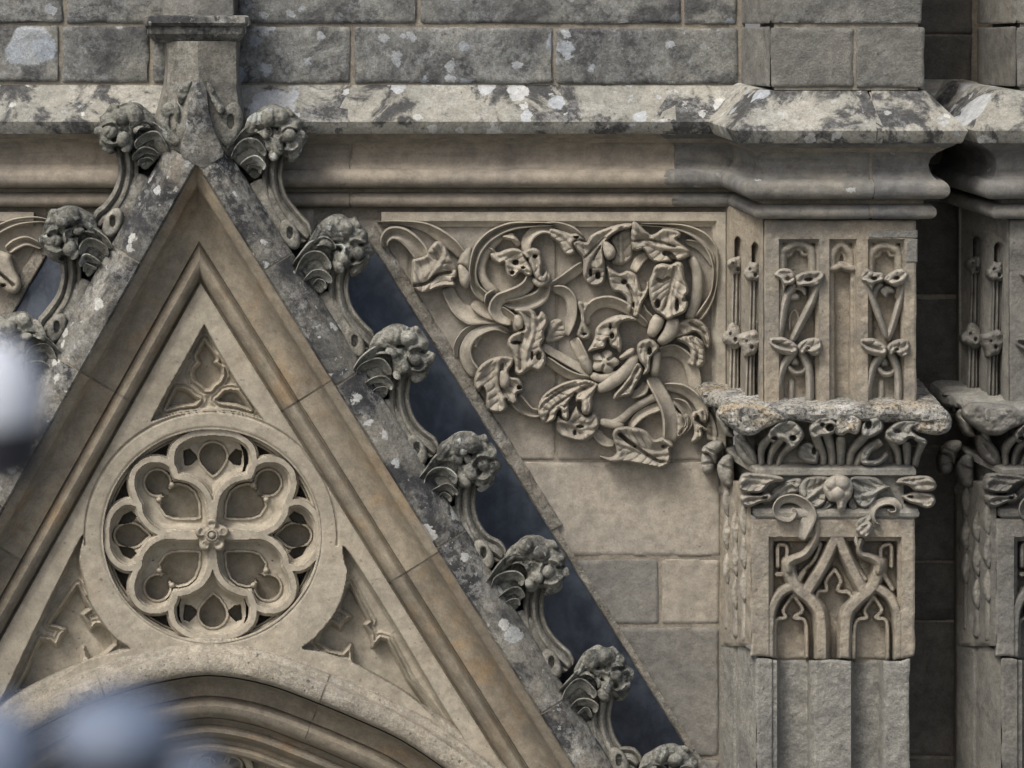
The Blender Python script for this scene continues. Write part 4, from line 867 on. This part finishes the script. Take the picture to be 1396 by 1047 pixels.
# the carving on the far side of the gable
fo2 = thing('foliage_relief', 'sliver of carved leaf relief at the left edge, left of the gable', 'carving', tuple(W(0, 420, 0)), 'carved spandrel reliefs')
E_ = lambda p: Q(0, 270, 6.98, p)
stem('stem', E_([(-160, 400), (0, 290), (160, 225), (340, 205), (470, 220)]), [14, 13, 11, 9, 4], 1, 16, M['carved'], fo2, 'hollow', foot=-4)
stem('stem', E_([(70, 500), (150, 440), (260, 410), (400, 470)]), [14, 16, 14, 8], 1, 17, M['carved'], fo2, 'hollow', foot=-4)
leaf('leaf', E_([(-200, 520), (-60, 490), (90, 530), (120, 600), (150, 690), (195, 780), (200, 850), (160, 910), (90, 905), (0, 850), (-120, 820), (-220, 700)]), 12, 20, M['carved'], fo2, 9, grooves=[(E_([(-20, 700), (60, 770), (130, 830)]), 12, 2.5)], pits=[(*E_([(30, 830)])[0], 5, 3, 16)], foot=-4, seed=41)

# ================================================================== the carved pier
PR = thing('pier', 'carved buttress pier with leafy capital and ogee panel right of the foliage relief', 'pier', tuple(W(1120, 1100, 60)))
HP = 132.0
H4 = lambda p: Q(970, 300, 4.027, p)
H5 = lambda p: Q(950, 530, 3.878, p)
H6 = lambda p: Q(1000, 680, 4.554, p)
# upper ashlar of the pier
def side_plane(xa, ha, xb, hb): return lambda x, y: ha + (np.clip(x, xa, xb) - xa) / (xb - xa) * (hb - ha)
quadsheet('core', (1042, -420, 1230, 112, -60, 136.5), M['mortar'], PR)
for i, (x0, y0, x1, y1) in enumerate(((1051, -140, 1190, -46), (1194, -140, 1258, -46), (1051, -42, 1257, 32), (1050.5, 37, 1163, 119), (1167, 37, 1260, 119))):
    block('ashlar_block', x0, y0, x1, y1, 140, M['pierash'], PR, seed=90 + i, r=3, edge=2.2, amp=1.4, dep=100, jit=1.1)
for i, (y0, y1) in enumerate(((-140, -46), (-42, 32), (37, 117))):
    block('ashlar_block', 1011, y0, 1050.6, y1, 0, M['pierash'], PR, seed=96 + i, r=2, edge=2.0, amp=1.2, plane=side_plane(1011, 18, 1049, 139), dep=25, res=2.0)
# niche storey
quadsheet('core', (1036, 270, 1216, 1400, -60, 96), M['pier'], PR)
NF = HP
nich = [(372, 105, 590), (648, 105, 795), (858, 105, 1060)]
def niche_h(x, y, sd):
    h = np.full(x.shape, NF)
    ln = []
    for (a, t, b) in nich:
        (x0, y0), (x1, y1) = H4([(a, t), (b, 1060)])
        ins = np.minimum(np.minimum(x - x0, x1 - x), y - y0)
        h = np.where(ins > 0, NF - 7 * ss(0, 1.0, ins) - 4 * ss(1.5, 4.5, ins) - 13 * ss(5.0, 7.5, ins), h)
    for pts, hw, top in ((H4([(388, 420), (388, 200), (425, 150), (480, 130), (530, 150), (555, 200), (558, 420)]), 4.0, -6), (H4([(400, 250), (405, 205), (435, 190), (450, 160), (490, 165), (505, 190), (545, 185)]), 2.2, -12),
                    (H4([(664, 262), (664, 195), (712, 132), (764, 195), (766, 262)]), 4.0, -6), (H4([(690, 262), (695, 205), (712, 175), (730, 205), (738, 262)]), 1.8, -14),
                    (H4([(655, 268), (690, 262), (712, 250), (740, 262), (775, 268)]), 3.2, -3),
                    (H4([(872, 420), (870, 210), (900, 160), (945, 140), (1000, 155), (1030, 205), (1032, 420)]), 4.0, -6), (H4([(880, 240), (888, 210), (915, 195), (935, 165), (970, 170), (985, 195), (1020, 190)]), 2.2, -12),
                    (H4([(660, 290), (665, 1000)]), 2.4, -9), (H4([(775, 290), (770, 1000)]), 2.4, -9)):
        q, _, _ = dist(x, y, cr(pts, False, 5)); h = np.where((h < NF - 3) & (q < hw * 1.8), np.maximum(h, NF + top - 6 * np.clip((q - hw * .5) / hw, 0, 2) ** 1.5), h)
    return h - 2 * ss(2.5, 0, sd) + 1.1 * fbm(x, y, 30, 3, 6) + .8 * fbm(x, y, 6, 3, 7)
hf('niche_panel', [rect(1041, 300, 1249, 556, 2, 5, .8)], niche_h, M['pier'], PR, 1.35, 60)
block('dark_corner_stone', *H4([(862, 55)])[0], *H4([(1132, 100)])[0], HP + 1.6, M['pierash'], PR, seed=120, r=1, edge=1.5, amp=1.2, dep=6, res=1.6)
block('dark_corner_stone', *H4([(1066, 104)])[0], *H4([(1130, 236)])[0], HP + 1.6, M['pierash'], PR, seed=121, r=1, edge=1.5, amp=1.2, dep=6, res=1.6)
def carve(f, S, outline, base, H, w=4, name='bow', mat='pierfig', **kw):
    leaf(name, f(outline), base, H, M[mat], PR, w, flat=name in ('capital_leaf', 'bow') and mat != 'abacus', foot=kw.pop('foot', base - 12), res=1.1, ridges=[(f(l), a, d / S) for l, a, d in kw.pop('ridges', ())], grooves=[(f(l), a, d / S) for l, a, d in kw.pop('grooves', ())],
         pits=[(*f([(x, y)])[0], rx / S, ry / S, d) for x, y, rx, ry, d in kw.pop('pits', ())], balls=[(*f([(x, y)])[0], r / S, u) for x, y, r, u in kw.pop('balls', ())], **kw)
def bar(f, S, pts, widths, base, height, prof='roll', name='strut', mat='pierfig', foot=None, **kw):
    stem(name, f(pts), [a / S for a in widths], base, height, M[mat], PR, prof, foot=base - 14 if foot is None else foot, taper=4, **kw)
S4 = 4.027
for sx, mirror_ in ((0, False), (484, True)):
    tf = (lambda p: H4([(a + sx, b) for a, b in p])) if not mirror_ else H4
    if not mirror_:
        bar(H4, S4, [(372, 330), (372, 480), (366, 660)], [40, 34, 30], 112, 15)
        bar(H4, S4, [(465, 345), (410, 430), (385, 540), (372, 660)], [56, 56, 50, 40], 116, 15)
        bar(H4, S4, [(600, 320), (550, 450), (490, 570), (440, 670)], [54, 52, 46, 40], 120, 15)
        carve(H4, S4, [(345, 292), (385, 265), (440, 275), (462, 320), (452, 350), (412, 360), (397, 392), (380, 332), (350, 312)], 124, 18, pits=[(420, 322, 18, 16, 8)])
        carve(H4, S4, [(458, 318), (480, 295), (520, 282), (600, 278), (624, 302), (602, 347), (560, 367), (512, 362), (475, 372)], 124, 18, pits=[(532, 326, 28, 15, 12)])
        carve(H4, S4, [(455, 375), (500, 360), (520, 385), (515, 415), (490, 390)], 124, 10)
        carve(H4, S4, [(425, 440), (430, 410), (460, 395), (485, 415), (480, 438)], 112, 14, w=5, name='knob')
        stem('niche_arch', H4([(430, 610), (430, 530), (455, 495), (478, 530), (476, 600)]), [4, 5, 5, 5, 4], 104, 12, M['pierfig'], PR, 'roll', foot=95)
    else:
        bar(H4, S4, [(836, 320), (885, 440), (930, 560), (968, 660)], [44, 44, 40, 36], 120, 14)
        bar(H4, S4, [(1062, 330), (1035, 440), (1000, 560), (965, 665)], [46, 46, 42, 36], 117, 14)
        bar(H4, S4, [(940, 345), (900, 380), (885, 440)], [40, 44, 40], 116, 12)
        carve(H4, S4, [(816, 305), (850, 265), (890, 285), (940, 292), (947, 332), (900, 352), (880, 384), (850, 345), (825, 335)], 124, 17, pits=[(892, 320, 22, 14, 12)])
        carve(H4, S4, [(942, 325), (990, 282), (1050, 268), (1082, 302), (1062, 347), (1010, 367), (968, 347)], 124, 17, pits=[(1016, 318, 22, 14, 12)])
        carve(H4, S4, [(925, 380), (955, 360), (995, 370), (1008, 400), (975, 405), (960, 430), (935, 410)], 116, 14, w=5, name='knob')
    o = 0 if not mirror_ else 490
    k3 = 1.0 if not mirror_ else .95
    T = lambda p: H4([(o + 318 + (a - 318) * k3 + (8 if mirror_ else 0), b + (6 if mirror_ else 0)) for a, b in p])
    bar(T, S4, [(345, 720), (340, 860), (338, 1010)], [38, 34, 34], 110, 14)
    bar(T, S4, [(462, 715), (400, 790), (372, 880), (350, 1015)], [50, 52, 46, 40], 117, 15)
    bar(T, S4, [(482, 700), (525, 790), (540, 880), (540, 1010)], [46, 52, 50, 50], 117, 15)
    bar(T, S4, [(440, 860), (438, 1010)], [44, 44], 104, 12)
    carve(T, S4, [(316, 652), (360, 642), (405, 646), (472, 690), (462, 742), (390, 738), (350, 715), (325, 692)], 124, 19, grooves=[([(340, 670), (440, 710)], 4, 12)])
    carve(T, S4, [(470, 692), (520, 652), (590, 648), (608, 682), (600, 732), (560, 747), (520, 722), (498, 742)], 124, 19, pits=[(530, 705, 16, 12, 8)])
    bar(T, S4, [(418, 800), (455, 838), (500, 835), (522, 805)], [26, 34, 34, 24], 116, 12, name='hook')
    carve(T, S4, [(435, 795), (440, 765), (460, 750), (480, 770), (478, 798)], 108, 14, w=5, name='knob')
# canted left side of the niche storey, with its own niches and knobs
sideP = side_plane(988, 4, 1040, NF)
def side_h(x, y, sd):
    h = sideP(x, y)
    for a, b, t in ((1001, 1011, 322), (1024, 1035, 330)):
        ins = np.minimum(np.minimum(x - a, b - x) * 1.0, y - t - 8 * np.abs((x - (a + b) / 2) / (b - a) * 2) ** 2)
        h = h - 24 * ss(0, 2.0, ins)
    return h + fbm(x, y, 12, 3, 5)
hf('canted_side', [rect(985, 272, 1040.5, 554, 1, 9, .3)], side_h, M['pier'], PR, 1.3, lambda x, y: sideP(x, y) - 40)
for (cx_, cy_, rr_, hh_) in ((1003, 362, 9, 34), (1027, 370, 10, 92), (1000, 458, 12, 34), (1022, 468, 13, 92)):
    rr_ *= 1.15
    ol = [(cx_ + rr_ * (1 + .22 * math.sin(3 * a + cy_)) * math.cos(a), cy_ + rr_ * 1.25 * (1 + .15 * math.cos(4 * a + cx_)) * math.sin(a)) for a in np.linspace(0, 6.283, 13)[:-1]]
    leaf('knob', ol, hh_ + 8, 16, M['pierfig'], PR, 7, pits=[(cx_ + 3, cy_ + 5, 3, 4, 8), (cx_ - 4, cy_ - 3, 2.5, 3, 5)], foot=hh_ - 22, res=1.0, seed=int(cx_), rough=4)
    stem('strut', [(cx_ + 1, cy_ + 6), (cx_ + 1, cy_ + 30), (cx_, cy_ + 90 if cy_ < 400 else cy_ + 85)], [15, 12, 15], hh_ - 4, 14, M['pierfig'], PR, 'ribs', foot=hh_ - 26, taper=4, rough=2)
# abacus
AB = [(972, 0), (1014, 134), (1232, 134), (1232, -40)]
def ypx(py, h): return YH + (py - YH) * (D - h) / D
ab_prof = [(-30, ypx(549, 150)), (10, ypx(550, 150)), (20, ypx(552, 155)), (27, ypx(556, 160)), (29, ypx(563, 160)), (27, ypx(571, 160)), (21, ypx(575, 155)), (4, ypx(577, 140)), (-30, ypx(578, 130))]
sweep_plan('abacus', AB, 0, 0, 2, 1.0, ab_prof, M['abacus'], PR, rough=5.5, sub=2.5)
S5 = 3.878
# bell behind the leaves, plain band, lower bell
bell = [(-30, ypx(572, 130)), (-20, ypx(574, 130)), (-28, ypx(590, 130)), (-28, ypx(612, 130)), (-24, ypx(636, 130)), (0, ypx(638, 130)), (2, ypx(640, 130)), (2, ypx(647, 130)), (-2, ypx(650, 130)), (-12, ypx(653, 130)), (-12, ypx(690, 130)), (-2, ypx(692, 130)), (4, ypx(694, 135)), (6, ypx(699, 135)), (5, ypx(704, 135)), (-2, ypx(709, 130)), (-30, ypx(709, 130))]
sweep_plan('bell', [(984, 0), (1020, 130), (1226, 130), (1226, -40)], 0, 0, 2, 1.0, bell, M['capleaf'], PR, rough=1.0, sub=6)
cap = lambda o, base, H, **kw: carve(H5, S5, o, base, H, name=kw.pop('name', 'capital_leaf'), mat=kw.pop('mat', 'capleaf'), foot=kw.pop('foot', 104), **kw)
cap([(110, 110), (160, 70), (260, 75), (360, 90), (440, 130), (470, 165), (400, 195), (350, 215), (300, 245), (230, 240), (170, 200), (120, 160)], 138, 22, w=9, mat='abacus', rough=4.0, seed=51, plane=(.25, 0))
cap([(1140, 130), (1220, 95), (1300, 100), (1345, 150), (1340, 215), (1280, 245), (1200, 235), (1140, 215)], 138, 22, w=9, mat='abacus', rough=4.0, seed=52)
def flute(pts, widths, lift): bar(H5, S5, pts, widths, 106, 16, 'roll', name='capital_rib', mat='capleaf', foot=96, lift=lift, rough=1.2, n=8)
for pts in ([(345, 416), (340, 350), (350, 300), (390, 250)], [(385, 416), (392, 350), (415, 300), (450, 260)], [(425, 416), (450, 350), (485, 310), (510, 285)]): flute(pts, [34, 36, 44, 40], [0, 4, 16, 34])
for pts in ([(665, 416), (665, 350), (645, 300), (620, 230)], [(715, 416), (712, 340), (700, 280), (680, 220)], [(760, 416), (762, 330), (760, 250)], [(805, 416), (815, 340), (850, 290), (900, 240)], [(840, 416), (880, 340), (940, 300), (975, 275)]): flute(pts, [44, 46, 52, 48], [0, 4, 14, 34])
for pts in ([(1068, 416), (1062, 340), (1040, 290), (1020, 260)], [(1110, 416), (1112, 340), (1108, 280)], [(1150, 416), (1165, 350), (1185, 300), (1195, 270)]): flute(pts, [38, 40, 46, 40], [0, 4, 16, 34])
flute([(300, 416), (275, 340), (250, 280), (230, 230)], [50, 46, 44, 40], [-20, -16, -8, 4])
cap([(370, 250), (395, 205), (445, 166), (510, 166), (552, 205), (568, 248), (545, 285), (522, 308), (498, 318), (478, 292), (440, 268), (400, 285)], 138, 22, w=5, pits=[(412, 262, 24, 13, 18), (508, 262, 24, 20, 24)], ridges=[([(400, 215), (470, 185), (545, 230)], 4, 14)], foot=126, seed=53)
cap([(592, 215), (605, 178), (660, 145), (722, 160), (747, 195), (735, 225), (700, 248), (660, 250), (615, 268)], 140, 22, w=5, pits=[(705, 205, 28, 26, 26), (665, 190, 16, 14, 14)], foot=126, seed=55)
cap([(868, 232), (878, 182), (938, 147), (978, 168), (985, 215), (940, 250), (890, 262)], 140, 22, w=5, pits=[(908, 190, 22, 30, 26)], foot=126, seed=56)
cap([(725, 228), (740, 150), (800, 120), (870, 160), (862, 222), (840, 242), (800, 232), (770, 248)], 146, 16, w=6, mat='abacus', rough=3.0, foot=126, seed=156)
cap([(535, 330), (555, 285), (600, 280), (640, 320), (642, 375), (630, 398), (575, 392), (545, 365)], 118, 16, w=5, pits=[(620, 328, 15, 26, 22)], foot=100, seed=57)
cap([(862, 375), (880, 310), (960, 262), (978, 290), (930, 330), (905, 375), (955, 372), (1002, 330), (1012, 355), (965, 402), (890, 405)], 120, 16, w=4, foot=104, seed=58)
cap([(996, 268), (998, 225), (1055, 175), (1140, 162), (1195, 185), (1140, 212), (1165, 243), (1212, 268), (1212, 298), (1165, 282), (1130, 262), (1090, 292), (1040, 292)], 138, 22, w=5, pits=[(1130, 262, 28, 13, 20), (1060, 225, 26, 14, 8)], ridges=[([(1010, 230), (1060, 262), (1150, 250)], 5, 14)], foot=126, seed=59)
# lower tier
cap([(222, 520), (240, 450), (330, 448), (440, 463), (458, 488), (390, 500), (335, 550), (250, 545)], 134, 20, w=7, mat='pierfig', rough=2, seed=60)
cap([(230, 560), (330, 562), (385, 548), (398, 590), (340, 602), (280, 627), (240, 612)], 128, 20, w=6, mat='pierfig', pits=[(360, 575, 16, 9, 10)], seed=61)
cap([(455, 500), (520, 490), (545, 540), (480, 560), (400, 600), (390, 545)], 122, 10, w=6, seed=62)
cap([(535, 530), (580, 470), (700, 468), (690, 540), (682, 600), (622, 635), (568, 590)], 124, 16, w=8, grooves=[([(690, 490), (600, 530)], 4, 14), ([(690, 540), (600, 590)], 4, 14)], seed=63)
cap([(815, 468), (940, 468), (1000, 510), (1022, 520), (960, 555), (940, 600), (882, 635), (828, 590), (820, 540)], 124, 16, w=8, grooves=[([(830, 490), (940, 530)], 4, 14), ([(830, 540), (900, 600)], 4, 14)], seed=64)
cap([(470, 490), (540, 470), (560, 500), (530, 530), (500, 515)], 122, 12, w=5, seed=65)
cap([(668, 530), (682, 482), (735, 455), (795, 465), (826, 510), (818, 570), (795, 600), (778, 650), (745, 640), (735, 600), (695, 590)], 132, 20, w=10, mat='pierfig', balls=[(715, 505, 32, 18), (770, 500, 38, 18), (745, 550, 40, 17), (792, 555, 26, 15)], rough=4.0, seed=66, name='flower_boss')
cap([(690, 590), (720, 610), (690, 645), (650, 648), (675, 610)], 126, 10, w=4, seed=67)
cap([(800, 600), (820, 560), (850, 620), (845, 650), (815, 640)], 126, 10, w=4, seed=68)
cap([(1055, 500), (1070, 475), (1130, 462), (1230, 463), (1268, 510), (1240, 542), (1160, 542), (1112, 510)], 134, 20, w=7, mat='pierfig', rough=2, seed=69)
cap([(1080, 570), (1110, 555), (1160, 543), (1242, 555), (1262, 600), (1222, 632), (1160, 612), (1120, 600)], 128, 20, w=6, mat='pierfig', pits=[(1130, 570, 20, 9, 10)], seed=70)
bar(H5, S5, [(500, 632), (512, 660), (485, 688), (435, 672), (420, 630), (448, 590), (510, 580), (570, 610), (595, 670), (570, 740), (555, 800)], [30, 36, 40, 42, 42, 44, 50, 60, 84, 74, 40], 126, 20, 'lean', name='volute', foot=110, n=7)
bar(H5, S5, [(1000, 640), (1020, 665), (1060, 660), (1068, 625), (1040, 598), (990, 595), (940, 620), (920, 670), (935, 715), (970, 725)], [30, 38, 42, 42, 44, 46, 50, 48, 40, 20], 126, 20, 'lean', name='volute', foot=110, n=7)
cap([(835, 740), (850, 690), (890, 670), (915, 640), (930, 690), (900, 720), (870, 760)], 126, 12, w=5, seed=71)
cap([(838, 745), (880, 710), (915, 702), (930, 740), (910, 780), (880, 788)], 138, 14, w=7, mat='pierfig', seed=72)
# leaves on the canted side
for o, b_, sd_i in (([(30, 310), (80, 275), (130, 275), (140, 310), (110, 345), (100, 400), (60, 345), (30, 340)], 30, 73), ([(22, 400), (30, 340), (80, 350), (95, 390), (85, 440), (40, 448)], 22, 74),
                    ([(110, 400), (150, 350), (190, 360), (195, 430), (190, 515), (140, 510), (112, 450)], 45, 75), ([(30, 40), (60, 10), (200, 10), (300, 60), (240, 80), (120, 70), (100, 130), (70, 70)], 40, 76), ([(100, 130), (130, 90), (170, 130), (170, 190), (200, 250), (150, 245), (120, 190)], 70, 77),
                    ([(200, 250), (250, 260), (310, 330), (320, 410), (260, 400), (215, 340)], 96, 78)):
    leaf('capital_leaf', H5(o), b_, 22, M['capleaf'] if sd_i != 76 else M['abacus'], PR, 7, foot=b_ - 40, res=1.3, seed=sd_i, rough=2, grooves=[(H5([o[0], o[len(o) // 2]]), 4, 2.5)])
# ogee panel
def ogee_h(x, y, sd):
    (x0, y0), (x1, y1) = H6([(220, 236), (1042, 1100)])
    ins = np.minimum(np.minimum(x - x0, x1 - x), y - y0)
    h = np.where(ins > 0, HP - 8 * ss(0, 1, ins) - 4 * ss(1.5, 5, ins) - 21 * ss(5.2, 7.5, ins), HP)
    rec = ins > 0.5
    L = [([(632, 130), (630, 230), (600, 320), (540, 440), (455, 580)], 6.6, -1), ([(648, 130), (655, 230), (685, 320), (740, 440), (815, 590)], 6.6, -1),
         ([(340, 400), (350, 470), (400, 560), (490, 640), (540, 740), (548, 1000)], 7.2, -1), ([(905, 400), (890, 480), (850, 560), (760, 640), (700, 740), (690, 1000)], 7.2, -1),
         ([(365, 545), (290, 590), (240, 680), (226, 800), (226, 1000)], 5.5, -2), ([(880, 545), (960, 600), (1010, 690), (1022, 800), (1022, 1000)], 5.5, -2),
         ([(368, 600), (310, 690), (325, 738), (280, 745), (258, 790), (256, 1000)], 2.6, -11), ([(372, 600), (430, 690), (378, 738), (430, 748), (452, 800), (455, 1000)], 2.6, -11),
         ([(870, 610), (815, 690), (828, 738), (780, 748), (752, 800), (745, 1000)], 2.6, -11), ([(872, 610), (920, 690), (885, 738), (935, 748), (955, 800), (958, 1000)], 2.6, -11),
         ([(628, 440), (575, 510), (578, 570), (530, 575), (515, 610)], 2.6, -11), ([(630, 440), (665, 510), (650, 570), (710, 580), (740, 620)], 2.6, -11),
         ([(275, 420), (275, 300), (300, 285), (330, 300), (330, 370)], 2.6, -12), ([(500, 300), (540, 280), (500, 380), (430, 450), (400, 500)], 2.6, -10), ([(690, 300), (720, 380), (770, 440), (820, 500)], 2.6, -10), ([(980, 420), (980, 300), (950, 285), (915, 310), (915, 370)], 2.6, -12), ([(270, 470), (330, 470)], 3, -10), ([(440, 450), (400, 520)], 3, -10), ([(930, 470), (985, 560)], 3, -8)]
    for pts, hw, top in L:
        q, _, _ = dist(x, y, cr(H6(pts), False, 5)); b = HP + top - 12 * np.clip((q - hw * .80) / (hw * .45), 0, 3) ** 1.2
        h = np.where(rec & (q < hw * 1.9), np.maximum(h, b), h)
    return h - 2 * ss(2.5, 0, sd) + 1.2 * fbm(x, y, 30, 3, 16) + .9 * fbm(x, y, 6, 3, 17)
ol = rect(1023, 707, 1247, 897, 2, 15, 1.0)
ol[:, 1] += np.where(ol[:, 1] > 890, 5 * fbm(ol[:, 0], 0 * ol[:, 0], 45, 3, 77), 0)
hf('ogee_panel', [ol], ogee_h, M['pier'], PR, 1.3, 60)
bar(H6, 4.554, [(520, 130), (510, 240), (450, 340), (370, 380), (340, 410), (350, 470)], [60, 66, 64, 70, 74, 60], HP - 16, 22, 'roll', name='tendril', mat='pier', foot=108)
bar(H6, 4.554, [(800, 240), (780, 310), (800, 350), (860, 370), (905, 410), (895, 480)], [46, 44, 50, 64, 74, 60], HP - 16, 22, 'roll', name='tendril', mat='pier', foot=108)
carve(H6, 4.554, [(752, 200), (780, 250), (790, 340), (760, 300), (745, 250)], HP - 10, 12, name='tendril_leaf')
sideQ = side_plane(981, 2, 1023, HP - 1)
def side2_h(x, y, sd): return sideQ(x, y) + 7 * np.abs(np.sin((x - 981) / 6.5)) * ss(0, 4, sd) + 5 * fbm(x * 2.4, y, 16, 4, 25)
hf('canted_side', [rect(982, 655, 1023.5, 880, 1, 19, .4)], side2_h, M['pier'], PR, 1.5, lambda x, y: sideQ(x, y) - 40)
for sx_, y0_, y1_, w_, hb in ((992, 665, 860, 11, 30), (1004, 700, 870, 12, 66), (1015, 690, 876, 11, 100)):
    stem('side_shaft', [(sx_, y0_), (sx_ + 1, (y0_ + y1_) / 2), (sx_ + 1, y1_)], [w_, w_ * .8, w_], hb, 14, M['pierfig'], PR, 'roll', foot=hb - 30, rough=3, n=20)
    for j in range(3):
        yy = y0_ + 12 + 46 * j; leaf('side_leaf', [(sx_ - 7, yy), (sx_ - 1, yy - 16), (sx_ + 6, yy - 4), (sx_ + 5, yy + 18), (sx_, yy + 28), (sx_ - 6, yy + 16)], hb + 8, 12, M['pierfig'], PR, 5, foot=hb - 10, res=1.2, seed=300 + j, rough=2.5)
# shaft below
def shaft_h(x, y, sd):
    a = HP - 30 * ss(1060, 1063, x) * (1 - ss(1100, 1106, x)) - 30 * ss(1160, 1164, x) * (1 - ss(1196, 1206, x)) - 4 * ss(1052, 1054, x) * (1 - ss(1060, 1063, x)) - 3 * ss(1104, 1106, x) * (1 - ss(1110, 1112, x))
    return a - 2 * ss(3, 0, sd) + 1.6 * fbm(x, y, 26, 4, 26) + 1.0 * fbm(x, y, 6, 3, 27)
ol = rect(1031, 899.5, 1240, 1180, 2, 16, 1.6); ol[:, 1] += np.where(ol[:, 1] < 905, 5 * fbm(ol[:, 0], 0 * ol[:, 0], 45, 3, 77), 0)
hf('shaft', [ol], shaft_h, M['shaft'], PR, 1.8, 50)
sideS = side_plane(981, 2, 1031, HP - 2)
hf('canted_side', [np.array([(982, 858), (1000, 871), (1030, 889), (1031, 1180), (982, 1180)])], lambda x, y, sd: sideS(x, y) - 1.5 * ss(2, 0, sd) + 2.0 * fbm(x * 2, y, 26, 4, 28) - 5 * (1 - ss(1.5, 3, np.abs(x - 1004))), M['shaft'], PR, 1.6, lambda x, y: sideS(x, y) - 40)

# ------------------------------------------------------------------ second pier at the right edge: the same design, one bay along
def copy_tree(o, parent=None):
    c = o.copy(); link(c); c.parent = parent
    for ch in list(o.children): copy_tree(ch, c)
    return c
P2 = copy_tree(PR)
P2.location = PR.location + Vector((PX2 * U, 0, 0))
P2['label'] = 'grey carved pier, shade painted into its stone colour, cut off by the right edge of the frame'
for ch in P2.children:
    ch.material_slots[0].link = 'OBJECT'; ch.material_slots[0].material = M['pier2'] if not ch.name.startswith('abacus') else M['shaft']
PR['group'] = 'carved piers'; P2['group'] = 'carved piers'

# ================================================================== out-of-focus things close to the camera
def lathe(name, prof, cx, cy, d, mat, parent, n=32):   # prof: (radius, y) in metres around the axis at seen point cx, cy
    c = P(cx, cy, D - d / U); V = []; F = []
    for r, z in prof:
        for k_ in range(n): V.append((c[0] + r * math.cos(2 * math.pi * k_ / n), c[1] + r * math.sin(2 * math.pi * k_ / n), c[2] + z))
    for i in range(len(prof) - 1):
        for k_ in range(n): F.append([i * n + k_, i * n + (k_ + 1) % n, (i + 1) * n + (k_ + 1) % n, (i + 1) * n + k_])
    return mesh(name, np.array(V), F, mat, parent)
def blurred(name, label, cx, cy, d, r, top, mat, post_x=None):
    c = P(cx, cy, D - d / U)
    t = thing(name, label, 'finial', (float(c[0]), float(c[1]), 0.0), 'blurred things near the camera')
    lathe('cap', [(r * math.sin(a), top * math.cos(a)) for a in np.linspace(0.001, math.pi / 2, 9)] + [(r * .98, -top * .12)], cx, cy, d, mat, t)
    lathe('collar', [(r * .97, -top * .10), (r * 1.0, -top * .2), (r * .96, -top * .85), (r * .3, -top * .95)], cx, cy, d, M['black'], t)
    return t, c
S_ = U / (D * U)
def m_at(px, d): return px * U * d / (D * U)
t1, c1 = blurred('foreground_finial', 'blurred white domed thing with dark band at the left edge of the frame', -14, 560, 2.6, m_at(74, 2.6), m_at(98, 2.6), M['pale'])
lathe('bracket', [(.012, -.02), (.012, -.04), (.012, -c1[2] + .0)], -90, 556, 2.6, M['black'], t1, 12)
t2, c2 = blurred('foreground_finial', 'blurred pale blue rounded knob over a dark base at the bottom left', 158, 1004, 2.0, m_at(84, 2.0), m_at(58, 2.0), M['paleblue'])
lathe('post', [(.02, -.03), (.02, -c2[2])], 158, 1004, 2.0, M['black'], t2, 16)
t3, c3 = blurred('foreground_finial', 'blurred pale blue knob in the bottom left corner of the frame', -5, 1046, 2.0, m_at(66, 2.0), m_at(90, 2.0), M['paleblue'])
lathe('post', [(.02, -.03), (.02, -c3[2])], -5, 1046, 2.0, M['black'], t3, 16)
t4, c4 = blurred('foreground_finial', 'small blurred pale blue knob at the bottom edge, right of the larger one', 262, 1068, 2.0, m_at(40, 2.0), m_at(45, 2.0), M['paleblue'])
lathe('post', [(.015, -.03), (.015, -c4[2])], 262, 1068, 2.0, M['black'], t4, 16)
